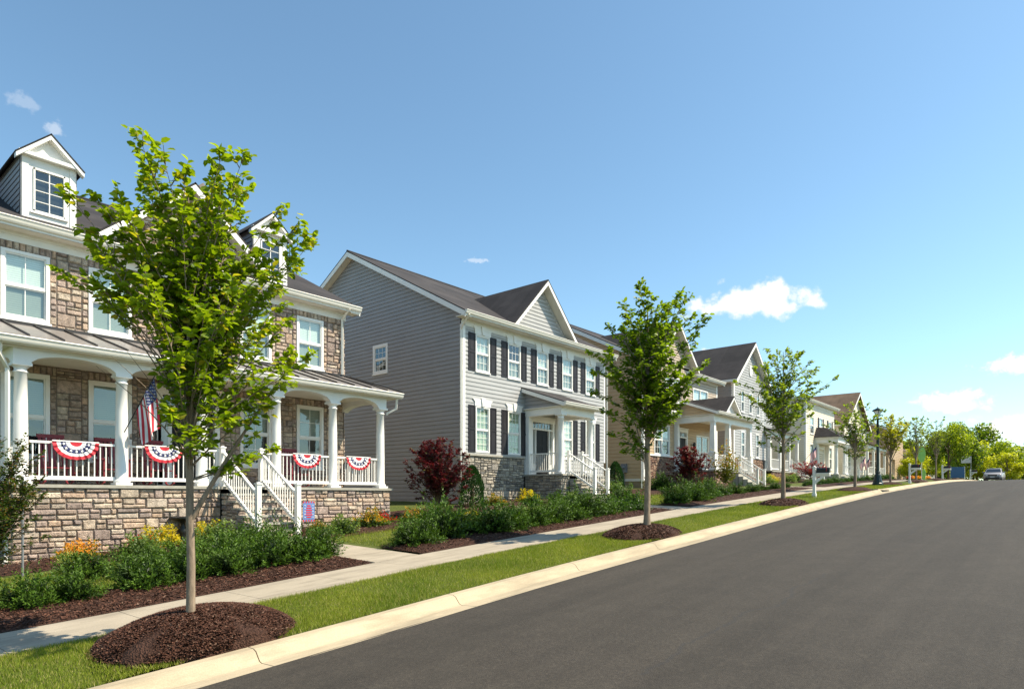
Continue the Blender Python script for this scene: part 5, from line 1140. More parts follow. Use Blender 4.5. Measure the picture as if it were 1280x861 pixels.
for yy, fn, q in ((22.82, frame(y=22.82), 0), (23.98, frame_back(23.98), 1)):
    m = M()
    for i in range(n): zt = fl-(i+1)*(fl-gs)/(n+1)-.05; x0 = -16.36+i*.28; stones(m, fn, x0, x0+.28, 1.4, zt, [], 80+i+q*10, PAL2, bw=.28, band=.24)
    m.build('stair_wall', ['stone', 'mortar'], H)
for yy in (22.9, 23.9):
    m = M(); post(m, -16.48, yy, fl, 3.92); post(m, -15.15, yy, gs+.15, 3.15); m.build('newel_post', 'white_paint', H)
    m = M(); rail(m, (-16.4, yy, fl-.03), (-15.22, yy, gs+.28), .1, .9); m.build('stair_railing', 'white_paint', H)
downspout(H, [(-17.92, 18.3, 9.1), (-18.3, 18.36, 8.8), (-18.5, 18.42, 8.6), (-18.5, 18.42, 1.75), (-18.3, 18.42, 1.55)]); downspout(H, [(-17.92, 29.1, 9.1), (-18.4, 28.95, 8.7), (-18.4, 28.95, 2.2)])

# ---------------------------------------------------------------- tan house
H = thing('house', 'tan sided house with tapered white porch columns and reddish stone base', 'house', (-18.4, 37.5, 2.2))
aw, y0, y1 = 18.4, 32.7, 42.6; fr = frame(a=aw)
oa = [(33.88, 35.75, 4.4, 6.2), (38.9, 41.1, 7.35, 8.85), (39.35, 41.2, 3.75, 5.9), (36.8, 38.2, 3.53, 5.95)]
m = M(); siding(m, fr, y0+.12, y1-.12, 4.4, 6.9, oa, start=4.4); siding(m, fr, 36.5, y1-.12, 3.53, 4.4, oa, start=3.53); m.build('front_wall', 'siding_tan', H)
m = M(); siding(m, fr, 36.9, y1-.12, 6.9, 9.35, oa, start=6.9); m.build('upper_wall', 'siding_taupe', H)
m = M(); s3 = .5; gl = lambda z: (-32+max(0, (z-9.68))/s3, -18.4-max(0, (z-9.68))/s3); siding(m, frame(y=y0), -32, -18.5, 3.0, 12.8, lim=gl, exp=.21); siding(m, frame_back(y1), -32, -18.5, 3.2, 12.8, lim=gl, flip=True, exp=.21); m.box(-32, -31.9, y0, y1, 2, 9.4); m.build('side_wall', 'siding_tan', H)
m = M(); m.box(-31.9, -18.42, y0+.03, y1-.03, 1.8, 2.85); m.build('foundation', 'foundation', H)
m = M(); m.box(-31.9, -18.38, y0-.02, y0+.05, 2.85, 3.05); 
for a, b in ((y0-.03, y0+.12), (y1-.12, y1+.03)): m.mark(); m.box(-18.52, -18.36, a, b, 2.9, 9.4)
m.box(-18.5, -18.34, 36.85, 36.99, 6.9, 9.4); m.build('corner_board', 'white_paint', H)
m = M(); stones(m, fr, y0, 36.4, 1.9, 4.32, [], 91, PAL3, bw=.34); stones(m, frame_back(y1), -18.8, -18.4, 2, 4.3, [], 92, PAL3); m.build('stone_base', ['stone', 'mortar'], H)
m = M(); m.box(-18.4, -18.3, y0, 36.5, 4.32, 4.4); m.build('cap_course', 'white_paint', H)
ae, ze, ar, zr = 17.98, 9.66, 25.2, 13.25; main_roof(H, 32.35, 42.95, ae, ze, ar, zr); soffit_front(H, 32.35, 42.95, aw, ae, ze, .1); gutter(H, [(-ae-.005, 37.9, ze), (-ae-.005, 42.95, ze)])
# projecting bay with gable above
m = M(); bay = frame(a=17.9); k = 0; y = 33.3
while y < 36.95: m.fbox(bay, y, y+.13, 6.9, 9.6, -.5, .0+.012*(k % 2)); y += .13; k += 1
siding(m, frame(y=33.3), -18.4, -17.9, 6.9, 9.6); m.build('bay_wall', 'siding_taupe', H)
m = M(); m.box(-18.4, -17.84, 33.22, 37.05, 6.68, 6.9); m.box(-17.9, -17.83, 33.22, 37.05, 6.9, 7.05); m.build('bay_trim', 'white_paint', H)
window(H, bay, 34.2, 36.1, 7.5, 8.95, grid=(2, 2), units=2, blind='blind_white', half=.5, base_n=.02, nout=.07)
def wf(w_, lim): siding(w_, frame(a=17.88), 32.7, 38, 9.7, 12.2, lim=lim, exp=.15)
cross_gable(H, 17.9, 17.45, 32.75, 37.9, 9.7, 12.15, (ae, ze, (zr-ze)/(ar-ae)), 'siding_taupe', wf)
window(H, fr, 38.9, 41.1, 7.35, 8.85, grid=(2, 1), units=2, blind='blind_white', half=.5)
window(H, fr, 33.88, 35.75, 4.4, 6.2, grid=(2, 2), units=2, blind='blind_white', half=.4)
window(H, fr, 39.35, 41.2, 3.75, 5.9, grid=(2, 2), units=2, blind=None)
door(H, fr, 37.5, 3.53, .9, 2.05, False, True, nb=.02)
m = M(); m.lathe(-18.2, 38.75, [(.03, 5.0), (.08, 5.08), (.09, 5.3), (.04, 5.4)], 8); m.box(-18.38, -18.2, 38.72, 38.78, 5.2, 5.25); m.build('wall_lantern', 'black_metal', H)
fl = 3.53; ap = 15.95; m = M(); m.box(-18.4, -15.7, 36.15, 42.35, fl-.08, fl); m.build('porch_floor', 'cap_stone', H)
m = M(); stones(m, frame(a=15.8), 36.25, 42.25, 2.0, fl-.08, [], 93, PAL3); stones(m, frame(y=36.25), -18.4, -15.8, 2.0, fl-.08, [], 94, PAL3); stones(m, frame_back(42.25), -18.4, -15.8, 2.2, fl-.08, [], 95, PAL3); m.build('porch_base', ['stone', 'mortar'], H)
for y in (36.5, 38.65, 42.0): box_column(H, -15.98, y, fl, 6.35, 4.5)
m = M(); m.box(-18.38, -18.14, 36.38, 36.62, fl, 6.35); m.build('pilaster', 'white_paint', H)
m = M(); m.box(-16.12, -15.84, 36.3, 42.2, 6.35, 6.72); m.box(-18.4, -16.12, 36.37, 36.63, 6.35, 6.72); m.box(-18.4, -16.12, 41.87, 42.13, 6.35, 6.72); m.box(-18.4, -15.7, 36.2, 42.3, 6.72, 6.75, 1); m.build('porch_beam', ['white_paint', 'soffit'], H)
m = M(); sp = (7.95-6.9)/(18.4-15.5); slab(m, [(-15.5, 36.0, 6.9), (-15.5, 42.5, 6.9), (-18.4, 42.5, 7.95), (-18.4, 36.0, 7.95)], .04); m.build('porch_roof', 'shingles_dark', H)
m = M(); siding(m, frame(y=36.3), -18.4, -15.8, 6.75, 7.85, lim=lambda z: (-18.4, -15.62-(z-6.75)/sp)); m.build('porch_gable', 'siding_tan', H)
m = M(); rake(m, 36.0, 36.03, (-15.5, 6.86), (-18.35, 7.9), .16); rake(m, 42.47, 42.5, (-15.5, 6.86), (-18.35, 7.9), .16); m.box(-15.53, -15.5, 36.03, 42.47, 6.7, 6.86); m.build('porch_fascia', 'white_paint', H); gutter(H, [(-15.5, 36.0, 6.88), (-15.5, 42.5, 6.88)])
def wf(w_, lim): siding(w_, frame(a=15.72), 36.9, 39.6, 6.9, 8.3, lim=lim, exp=.12)
cross_gable(H, 15.75, 15.4, 37.0, 39.4, 6.93, 7.95, (15.5, 6.9, sp), 'white_paint', wf, rb=.14)
for a, b in ((36.7, 38.45), (40.4, 41.8)): m = M(); rail(m, (-15.98, a, fl), (-15.98, b, fl)); m.build('railing', 'white_paint', H)
m = M(); rail(m, (-18.1, 36.5, fl), (-16.2, 36.5, fl)); m.build('railing', 'white_paint', H)
for i in range(6):
    zt = fl-(i+1)*.17; x0 = -15.75+i*.28; m = M(); m.box(x0-.02, x0+.3, 38.95, 40.1, 1.9, zt); m.build('step', 'step_concrete', H)
for yy in (38.98, 40.1):
    m = M(); post(m, -15.8, yy, fl, 4.5); post(m, -14.3, yy, 2.5, 3.6); m.build('newel_post', 'white_paint', H); m = M(); rail(m, (-15.74, yy, fl), (-14.36, yy, 2.65)); m.build('stair_railing', 'white_paint', H)
downspout(H, [(-18.45, 32.6, 9.4), (-18.45, 32.6, 2.2)])
m = M(); m.box(-19.75, -19.4, 32.5, 32.66, 3.35, 3.85); m.lathe(-19.58, 32.48, [(.12, 3.6), (.12, 3.75)], 12); m.build('electric_meter', 'meter_grey', H)
m = M(); m.box(-20.4, -20.05, 32.52, 32.66, 3.3, 3.7); m.build('meter_box', 'meter_grey', H); m = M(); m.tube([(-19.58, 32.58, 3.35), (-19.58, 32.58, 2.2)], .04); m.build('conduit', 'meter_grey', H)

# ---------------------------------------------------------------- pale house
H = thing('house', 'tall pale grey house with steep front gable behind the third street tree', 'house', (-18.4, 50, 2.9))
y0, y1 = 45.45, 51.2; fr = frame(a=18.4)
o2 = [(46.75, 47.35, 8.1, 9.65), (48.3, 48.9, 8.1, 9.65), (49.8, 50.4, 8.1, 9.65)]; o1 = [(46.75, 47.45, 4.8, 6.7), (49.6, 50.3, 4.9, 6.7)]
m = M(); zs, zk, yc = 10.1, 13.35, 48.6
slp = (zk-10.3)/(yc-45.1); siding(m, fr, y0+.12, y1-.12+.9, 4.8, 13.2, o2+o1, lim=lambda z: (max(y0+.12, 45.3+max(0, z-10.3)/slp), min(y1+.6, 52.0-max(0, z-10.3)/slp)), exp=.19); m.build('front_wall', 'siding_grey_lit', H)
m = M(); siding(m, frame(y=y0), -32, -18.5, 3.2, 10.2, exp=.19); siding(m, frame_back(51.9), -32, -18.5, 3.2, 10.2, exp=.19, flip=True); m.build('side_wall', 'siding_grey_shaded', H)  # sides take the shaded copy of the front siding
m = M(); m.mark(); m.box(-18.55, -18.36, y0-.03, y0+.14, 2.9, 10.15); m.mark(); m.box(-18.5, -18.37, 51.1, 51.25, 4.8, 10.2); m.build('corner_board', 'white_paint', H)
m = M(); stones(m, fr, y0, 51.3, 2.5, 4.75, [], 96, PAL3, band=.24, bw=.25); stones(m, frame(y=y0), -19, -18.4, 2.5, 4.75, [], 97, PAL3); m.build('brick_base', ['stone', 'mortar'], H)
m = M()
slab(m, [(-17.95, 45.0, 10.25), (-17.95, 48.6, 13.4), (-32, 48.6, 13.4), (-32, 45.0, 10.25)], .05); slab(m, [(-17.95, 52.2, 10.25), (-17.95, 48.6, 13.4), (-32, 48.6, 13.4), (-32, 52.2, 10.25)], .05); m.build('roof', 'shingles_dark', H)
m = M()
for ys, sg in ((45.0, 1), (52.2, -1)): rake_y(m, -17.98, -17.95, (ys, 10.19), (48.6, 13.34), .26); rake_y(m, -18.4, -17.981, (ys, 10.05), (48.6, 13.2), .03)
m.box(-32, -17.98, 45.0, 45.06, 10.05, 10.22); m.box(-32, -18.0, 45.06, 45.46, 10.05, 10.08); m.build('rake_board', 'white_paint', H)
for a, b, c, d in o2: window(H, fr, a, b, c, d, blind='blind_white', half=.4)
for a, b, c, d in o1: window(H, fr, a, b, c, d, grid=(2, 2), blind=None)
m = M(); m.prism([(-18.37, 48.6+.28*math.cos(t*PI/8), 11.3+.42*math.sin(t*PI/8)) for t in range(16)], (.05, 0, 0)); m.build('attic_vent', 'white_paint', H)
m = M(); fr2 = frame(a=20.2); siding(m, fr2, 51.9, 58.4, 4.2, 10.0, [(53, 53.9, 4.6, 6.6), (55.6, 56.5, 4.6, 6.6), (53, 53.9, 8, 9.5), (55.6, 56.5, 8, 9.5)], exp=.19); siding(m, frame_back(58.4), -30, -20.2, 3.2, 10, exp=.19, flip=True); m.build('wing_wall', 'siding_grey_lit', H)
for a, b, c, d in [(53, 53.9, 4.6, 6.6), (55.6, 56.5, 4.6, 6.6), (53, 53.9, 8, 9.5), (55.6, 56.5, 8, 9.5)]: window(H, fr2, a, b, c, d, grid=(2, 2), blind='blind_white' if c > 7 else None, half=.5)
m = M(); slab(m, [(-19.8, 51.5, 10.1), (-19.8, 58.8, 10.1), (-25, 58.8, 12.6), (-25, 51.5, 12.6)], .05); slab(m, [(-30.2, 51.5, 10.1), (-30.2, 58.8, 10.1), (-25, 58.8, 12.6), (-25, 51.5, 12.6)], .05); m.build('wing_roof', 'shingles_dark', H)
fl = 4.0; m = M(); m.box(-20.2, -17.7, 51.3, 58.3, fl-.1, fl); m.build('porch_floor', 'cap_stone', H); m = M(); stones(m, frame(a=17.8), 51.3, 58.2, 2.6, fl-.1, [], 98, PAL3, band=.22, bw=.22); m.build('porch_base', ['stone', 'mortar'], H)
for y in (51.5, 53.8, 56.0, 58.1): box_column(H, -18.0, y, fl, 6.7, fl+.2, .12, .11, .11)
m = M(); m.box(-18.15, -17.85, 51.3, 58.3, 6.7, 7.05); m.box(-20.2, -17.8, 51.3, 58.3, 7.05, 7.08, 1); m.build('porch_beam', ['white_paint', 'soffit'], H); m = M(); slab(m, [(-17.5, 51.3, 7.1), (-17.5, 58.6, 7.1), (-20.2, 58.6, 7.9), (-20.2, 51.3, 7.9)], .05); m.build('porch_roof', 'shingles_dark', H)
for a, b in ((51.7, 53.6), (53.95, 55.85)): m = M(); rail(m, (-18, a, fl), (-18, b, fl)); m.build('railing', 'white_paint', H)
for yy in (56.2, 57.9): m = M(); rail(m, (-17.8, yy, fl), (-15.9, yy, 3.1)); post(m, -15.8, yy, 2.9, 4.1); post(m, -17.85, yy, fl, 5); m.build('stair_railing', 'white_paint', H)
for i in range(5): m = M(); m.box(-17.75+i*.3, -17.4+i*.3, 56.2, 57.9, 2.7, fl-.17*(i+1)); m.build('step', 'step_concrete', H)

# ---------------------------------------------------------------- cream house
def simple_house(label, y0, y1, a, zb, ze, wallm, roofm, ops2, ops1, zr=None, depth=13, gable=None, blind='blind_white', base=None):
    H = thing('house', label, 'house', (-a, (y0+y1)/2, zb)); fr = frame(a=a); oo = ops1+ops2
    m = M(); siding(m, fr, y0+.12, y1-.12, zb, ze-.25, oo, exp=.2)
    if wallm == 'brick': pass
    m.build('front_wall', wallm, H); ar = a-.4+(depth+.8)/2; s = .5; zr = zr or ze+(ar-a+.4)*s
    m = M(); sl = (zr-ze)/(ar-a+.4); gl = lambda z: (-(a+depth)+max(0, z-ze+.02)/sl, -a-.1-max(0, z-ze+.02)/sl); siding(m, frame(y=y0), -(a+depth), -a-.1, zb, zr-.2, lim=gl, exp=.2); siding(m, frame_back(y1), -(a+depth), -a-.1, zb, zr-.2, lim=gl, exp=.2, flip=True); m.box(-(a+depth), -(a+depth)+.1, y0, y1, zb, ze-.2); m.build('side_wall', wallm, H)
    m = M()
    for p, q in ((y0-.03, y0+.13), (y1-.13, y1+.03)): m.mark(); m.box(-a-.12, -a+.04, p, q, zb, ze-.2)
    m.build('corner_board', 'white_paint', H)
    main_roof(H, y0-.35, y1+.35, a-.42, ze, ar, zr, roofm); soffit_front(H, y0-.35, y1+.35, a, a-.42, ze, .2); gutter(H, [(-a+.415, y0-.35, ze), (-a+.415, y1+.35, ze)])
    for p in oo: window(H, fr, *p, grid=(2, 2), blind=blind if p in ops2 else None, half=.5)
    return H, fr
H, fr = simple_house('cream house with a dark hipped roof over its entrance portico, behind the first mailbox', 61.8, 70.8, 18.4, 3.2, 10.7, 'siding_cream', 'shingles_brown', [(63.0, 64.1, 7.7, 9.3), (65.8, 66.9, 7.7, 9.4), (68.8, 69.9, 7.7, 9.3)], [(63.0, 64.1, 4.6, 6.8), (68.9, 70.0, 4.6, 6.8)], zr=12.4)
for c in (63.55, 66.35, 69.35):
    for s in (-1, 1): shutter(H, fr, min(c+s*.58, c+s*.98), max(c+s*.58, c+s*.98), 7.7, 9.35) if c > 65 else None
fl = 4.0; m = M(); m.box(-18.4, -16.3, 64.4, 68.4, 3.0, fl); m.build('portico_floor', 'cap_stone', H)
for y in (64.7, 68.1): column(H, -16.6, y, fl, 6.9, .16, .14); m = M(); m.box(-18.4, -18.1, y-.14, y+.14, fl, 6.9); m.build('pilaster', 'white_paint', H)
column(H, -16.6, 67.5, fl, 6.9, .16, .14)
m = M(); m.box(-18.4, -16.35, 64.4, 68.4, 6.9, 7.3); m.box(-18.4, -16.2, 64.25, 68.55, 7.3, 7.42); m.build('portico_beam', 'white_paint', H)
m = M(); slab(m, [(-16.1, 64.1, 7.43), (-16.1, 68.7, 7.43), (-17.6, 67.9, 8.35), (-17.6, 64.9, 8.35)], .04); slab(m, [(-16.1, 64.1, 7.43), (-18.4, 64.1, 7.43), (-18.4, 64.9, 8.35), (-17.6, 64.9, 8.35)], .04); slab(m, [(-16.1, 68.7, 7.43), (-18.4, 68.7, 7.43), (-18.4, 67.9, 8.35), (-17.6, 67.9, 8.35)], .04); slab(m, [(-17.6, 64.9, 8.35), (-17.6, 67.9, 8.35), (-18.4, 67.9, 8.4), (-18.4, 64.9, 8.4)], .03); m.build('portico_roof', 'shingles_dark', H)
door(H, fr, 66.3, fl, .95, 2.1, True, True, nb=.05)
for yy in (65.2, 67.2): m = M(); rail(m, (-16.2, yy, fl), (-14.9, yy, 3.35)); post(m, -14.8, yy, 3.2, 4.4); m.build('stair_railing', 'white_paint', H)
for i in range(4): m = M(); m.box(-16.3+i*.3, -16.0+i*.3, 65.2, 67.2, 3, fl-.17*(i+1)); m.build('step', 'step_concrete', H)
# house with brown roof and gable to the street
H = thing('house', 'white-fronted house under a large brown shingle roof with a street-facing gable', 'house', (-18.4, 79, 3.5)); fr = frame(a=18.4); y0, y1, yc = 74.6, 84.2, 79.4; ze = 9.6
oo = [(76.2, 77.2, 8.1, 9.8), (78.9, 79.9, 8.1, 9.8), (81.6, 82.6, 8.1, 9.8), (76.2, 77.2, 4.7, 6.7), (81.4, 82.4, 4.7, 6.7)]; slp = .74
m = M(); siding(m, fr, y0, y1, 3.4, 12.9, oo, lim=lambda z: (y0+max(0, z-9.65)/slp, y1-max(0, z-9.65)/slp), exp=.2); siding(m, frame(y=y0), -31, -18.4, 3.4, 9.65, exp=.2); siding(m, frame_back(y1), -31, -18.4, 3.4, 9.65, exp=.2, flip=True); m.build('wall', 'siding_cream', H)
m = M(); zp = 9.55+(yc-y0+.4)*slp
for ys in (y0-.4, y1+.4): slab(m, [(-17.9, ys, 9.55), (-17.9, yc, zp), (-31.4, yc, zp), (-31.4, ys, 9.55)], .06)
m.build('roof', 'shingles_brown', H); m = M()
for ys in (y0-.4, y1+.4): rake_y(m, -17.93, -17.9, (ys, 9.5), (yc, zp-.05), .28)
m.box(-31, -17.93, y0-.4, y0-.34, 9.35, 9.52); m.build('rake_board', 'white_paint', H)
for p in oo: window(H, fr, *p, grid=(2, 2), blind='blind_white', half=.5)
door(H, fr, 79.4, 4.2, .95, 2.1, True, True, nb=.03); m = M(); m.box(-18.4, -16.2, 75.2, 83.8, 3.2, 4.2); m.build('porch_floor', 'cap_stone', H)
for y in (75.5, 78.2, 80.8, 83.5): box_column(H, -16.4, y, 4.2, 7.0, 4.4, .12, .11, .11)
m = M(); m.box(-18.4, -16.2, 75.2, 83.8, 7.0, 7.35); m.build('porch_beam', 'white_paint', H); m = M(); slab(m, [(-15.9, 74.9, 7.36), (-15.9, 84.1, 7.36), (-18.4, 84.1, 8.1), (-18.4, 74.9, 8.1)], .05); m.build('porch_roof', 'shingles_brown', H)
for a, b in ((75.6, 78.1), (80.9, 83.4)): m = M(); rail(m, (-16.4, a, 4.2), (-16.4, b, 4.2), bal=.16); m.build('railing', 'white_paint', H)
# buff house turned gable-on to the viewer
H = thing('house', 'buff orange house with a white-framed double window, right of the brown roof', 'house', (-20, 94, 3.9)); fs = frame(y=90.0)
oo = [(-20.4, -17.9, 4.5, 6.3), (-20.5, -19.3, 8.3, 9.9)]
m = M(); siding(m, fs, -30, -17.3, 3.6, 13.0, oo, lim=lambda z: (-30+max(0, z-10.2)/.42, -17.3-max(0, z-10.2)/.42), exp=.2); siding(m, frame(a=17.3), 90, 99, 3.6, 10.2, [(92, 94, 4.6, 6.6), (92, 93.2, 8.2, 9.8)], exp=.2); m.build('wall', 'siding_buff', H)
m = M()
slab(m, [(-16.8, 89.5, 10.1), (-16.8, 99.4, 10.1), (-23.6, 99.4, 13.0), (-23.6, 89.5, 13.0)], .06); slab(m, [(-30.4, 89.5, 10.1), (-30.4, 99.4, 10.1), (-23.6, 99.4, 13.0), (-23.6, 89.5, 13.0)], .06); m.build('roof', 'shingles_brown', H)
m = M(); rake(m, 89.5, 89.54, (-16.8, 10.05), (-23.6, 12.95), .26); rake(m, 89.5, 89.54, (-30.4, 10.05), (-23.6, 12.95), .26); m.build('rake_board', 'white_paint', H)
for p, u_ in zip(oo, (2, 1)): window(H, fs, *p, grid=(2, 3), units=u_, blind=None, trim=.12)
m = M(); slab(m, [(-16.6, 88.0, 7.1), (-21.5, 88.0, 7.1), (-21.5, 90, 7.8), (-16.6, 90, 7.8)], .05); m.build('lean_to_roof', 'shingles_brown', H); m = M(); siding(m, frame(y=88.3), -21.3, -16.9, 3.7, 7.05, [(-20.4, -17.9, 4.6, 6.3)], exp=.2); siding(m, frame(a=16.9), 88.3, 90, 3.7, 7.05, exp=.2); m.build('sunroom_wall', 'siding_buff', H); window(H, frame(y=88.3), -20.4, -17.9, 4.6, 6.3, grid=(2, 3), units=2, blind=None, trim=.12)
# low far house with a white columned porch
H = thing('house', 'low brown-roofed house with a white columned porch, half hidden by street trees', 'house', (-19, 112, 4)); m = M()
siding(m, frame(y=104), -31, -19.5, 3.6, 7.6, [(-23, -21.6, 4.8, 6.6)], exp=.22); siding(m, frame(a=19.5), 104, 122, 3.6, 7.6, [(107+4*i, 108.2+4*i, 4.8, 6.8) for i in range(4)], exp=.22); m.build('wall', 'siding_buff', H)
m = M(); slab(m, [(-16.4, 103, 7.7), (-16.4, 123, 7.7), (-24, 118, 10.8), (-24, 109, 10.8)], .06); slab(m, [(-31.5, 103, 7.7), (-31.5, 123, 7.7), (-24, 118, 10.8), (-24, 109, 10.8)], .06); slab(m, [(-16.4, 103, 7.7), (-31.5, 103, 7.7), (-24, 109, 10.8)], .06); m.build('roof', 'shingles_brown', H)
for i in range(7): y = 103.6+i*3.1; box_column(H, -17, y, 4.2, 7.4, 4.4, .2, .17, .17)
m = M(); m.box(-19.5, -16.7, 103.3, 122.6, 3.4, 4.2); m.box(-17.2, -16.8, 103.3, 122.6, 7.35, 7.65); m.build('porch_beam', 'white_paint', H)
for i in range(4): window(H, frame(a=19.5), 107+4*i, 108.2+4*i, 4.8, 6.8, blind=None)
window(H, frame(y=104), -23, -21.6, 4.8, 6.6, blind=None)
H = thing('house', 'distant dull brick house with a brown roof, behind the yellow-green tree', 'house', (-17, 150, 3)); m = M(); siding(m, frame(y=146), -27, -17, 2.5, 8.6, [(-20.5, -19, 5, 7)], exp=.25); siding(m, frame(a=17), 146, 158, 2.5, 8.6, exp=.25); m.build('wall', 'siding_buff', H)
m = M(); slab(m, [(-16.3, 145, 8.6), (-16.3, 159, 8.6), (-22, 156, 11.6), (-22, 148, 11.6)], .06); slab(m, [(-27.7, 145, 8.6), (-27.7, 159, 8.6), (-22, 156, 11.6), (-22, 148, 11.6)], .06); slab(m, [(-16.3, 145, 8.6), (-27.7, 145, 8.6), (-22, 148, 11.6)], .06); m.build('roof', 'shingles_brown', H); window(H, frame(y=146), -20.5, -19, 5, 7, blind=None)
m = M(); y = 84.6
for i in range(18): yy = 98.5+i*.35; m.box(-15.2, -15.16, yy, yy+.28, 3.9, 5.0)
m.box(-15.2, -15.1, 98.4, 104.9, 5.0, 5.08); props(m.build('picket_fence', 'white_paint', base=(-15.2, 101, 3.9)), 'long white picket fence in front of the far columned porch', 'fence')
# ---------------------------------------------------------------- patriotic bunting on the porch rails
def star5(cx, cy, rr, rot=0): return [(cx+(rr if k % 2 == 0 else rr*.4)*math.cos(PI/2+rot+k*PI/5), cy+(rr if k % 2 == 0 else rr*.4)*math.sin(PI/2+rot+k*PI/5)) for k in range(10)]
def bunting(yc, label, x=-16.43, z=3.175, w_=.44, h_=.44):
    m = M(); n = 60; rings = [0, .14, .28, .42, .64, .82, 1.0]; mi = [0, 0, 1, 2, 1, 0]
    def P(a, q):
        pl = .016*math.sin(a*20)*q; rr = q*(1+.006*math.cos(a*20)); return (x+.012+pl+.02*q*math.sin(a), yc+w_*rr*math.cos(a), z-h_*rr*math.sin(a)*(.93+.05*math.cos(a*2)))
    rings = [0, .26, .44, .66, .82, 1.0]; mi = [0, 1, 2, 1, 0]
    for a_, b_, k in zip(rings, rings[1:], mi):
        for i in range(n):
            t0, t1 = PI*i/n, PI*(i+1)/n; m.face([P(t1, a_), P(t0, a_), P(t0, b_), P(t1, b_)] if a_ > 0 else [P((t0+t1)/2, 0), P(t0, b_), P(t1, b_)], k, sm=True)
    m.box(x-.0, x+.02, yc-w_, yc+w_, z-.005, z+.02, 1)
    o = m.build('bunting', ['flag_red', 'flag_white', 'flag_blue'], base=(x, yc, z)); s = M()
    for i in range(7):
        a = PI*(i+.5)/7; c = P(a, .55); s.face([(c[0]+.022, c[1]+p*.9, c[2]+q) for p, q in star5(0, 0, .04, a)], 0)
    st = s.build('star', 'flag_white', o); return props(o, label, 'bunting', 'bunting fans hung on the stone house railing')
bunting(4.62, 'half-round red white and blue bunting on the porch railing, left of the hanging flag')
bunting(6.44, 'half-round bunting directly below the large striped flag'); bunting(10.25, 'half-round bunting right of the porch steps'); bunting(12.0, 'rightmost half-round bunting at the end of the stone porch')
# ---------------------------------------------------------------- flags
def us_flag(p_tip, p_low, fall, drift, label, scale_fold=1., seed=0, simple=False, base=None):
    """hoist runs from p_tip to p_low along the pole; cloth falls by 'fall' with folds"""
    A, B = Vector(p_tip), Vector(p_low); nu, nv = 26, 30 if not simple else 12; hv = (B-A); out_ = Vector((1, 0, 0)); side = hv.normalized()
    def P(i, j, off=0):
        u = i/nu; v = j/nv; base_ = A+hv*u*(1-.08*v); f = math.sin(u*PI*2*1.6+v*1.6+seed)*.05*scale_fold*(.35+v); g = math.cos(u*PI*2*1.6+v*2+seed)*.045*scale_fold*(.3+v)
        return base_+Vector((0, 0, -fall*v*(1-.16*u)))+Vector(drift)*v+Vector((g+off, f, 0))
    root = thing('flag', label, 'flag', tuple(base or A)); m = M()
    for i in range(nu):
        stripe = i//2
        for j in range(nv):
            k = 2 if (stripe < 7 and j < nv*(.2 if simple else .4)) else (0 if stripe % 2 == 0 else 1)
            m.face([P(i, j), P(i+1, j), P(i+1, j+1), P(i, j+1)], k, sm=True)
    m.build('cloth', ['flag_red', 'flag_white', 'flag_blue'], root)
    if not simple:
        s = M()
        for sd in (.004, -.004):
            for row in range(9):
                for c in range(6 if row % 2 == 0 else 5):
                    i0 = (row+.8)/9.6*14; j0 = ((c+.5)/6 if row % 2 == 0 else (c+1)/6)*nv*.39
                    e1 = P(i0+.5, j0)-P(i0-.5, j0); e2 = P(i0, j0+.5)-P(i0, j0-.5); e1.normalize(); e2.normalize(); nn = e1.cross(e2)
                    s.face([P(i0, j0)+e1*p+e2*q+nn*sd*1.0 for p, q in star5(0, 0, .017)], 0)
        s.build('star', 'flag_white', root)
    d = (A-B).normalized(); pl = M(); pl.tube([B-d*.62, A+d*.05], .012, 0, 8); pl.lathe((A+d*.07).x, (A+d*.07).y, [(.002, (A+d*.07).z-.02), (.022, (A+d*.07).z), (.002, (A+d*.07).z+.022)], 10); pl.build('pole', 'black_metal', root)
    return root
us_flag((-15.72, 5.93, 4.66), (-16.03, 5.7, 3.98), 1.12, (0, .1, 0), 'large stars and stripes flag on a slanted black pole at the second porch column', seed=.4)
m = M(); m.lathe(-16.28, 5.9, [(.0, 3.33), (.06, 3.35), (.075, 3.42), (.04, 3.5), (.01, 3.52)], 14); m.box(-16.38, -16.24, 5.66, 5.74, 3.3, 3.42); m.tube([(-16.3, 5.7, 3.38), (-16.28, 5.9, 3.52)], .008)
props(m.build('flag_bracket', 'black_metal', base=(-16.3, 5.7, 3.38)), 'small black bracket ornament fixed to the porch column below the flag pole', 'bracket')
us_flag((-16.1, 56.9, 6.05), (-16.5, 56.5, 5.4), .85, (0, .1, 0), 'small striped flag seen through the third street tree, by white stairs', seed=1, simple=True)
us_flag((-15.6, 71.2, 5.9), (-16, 70.8, 5.1), .8, (0, -.1, 0), 'left one of two small faded striped flags right of the portico', seed=2, simple=True)
us_flag((-15.6, 73.0, 5.9), (-16, 72.6, 5.1), .8, (0, .1, 0), 'right one of two small faded striped flags, at the fourth street tree trunk', seed=3, simple=True)
for yy in (70.6, 72.4):
    m = M(); m.tube([(-16.1, yy-.1, 3.3), (-16.1, yy, 5.0), (-16.1, yy, 5.1)], .03); props(m.build('flag_post', 'white_paint', base=(-16.1, yy, 3.3)), 'white post holding the %s small faded flag' % ('left' if yy < 71 else 'right'), 'post')
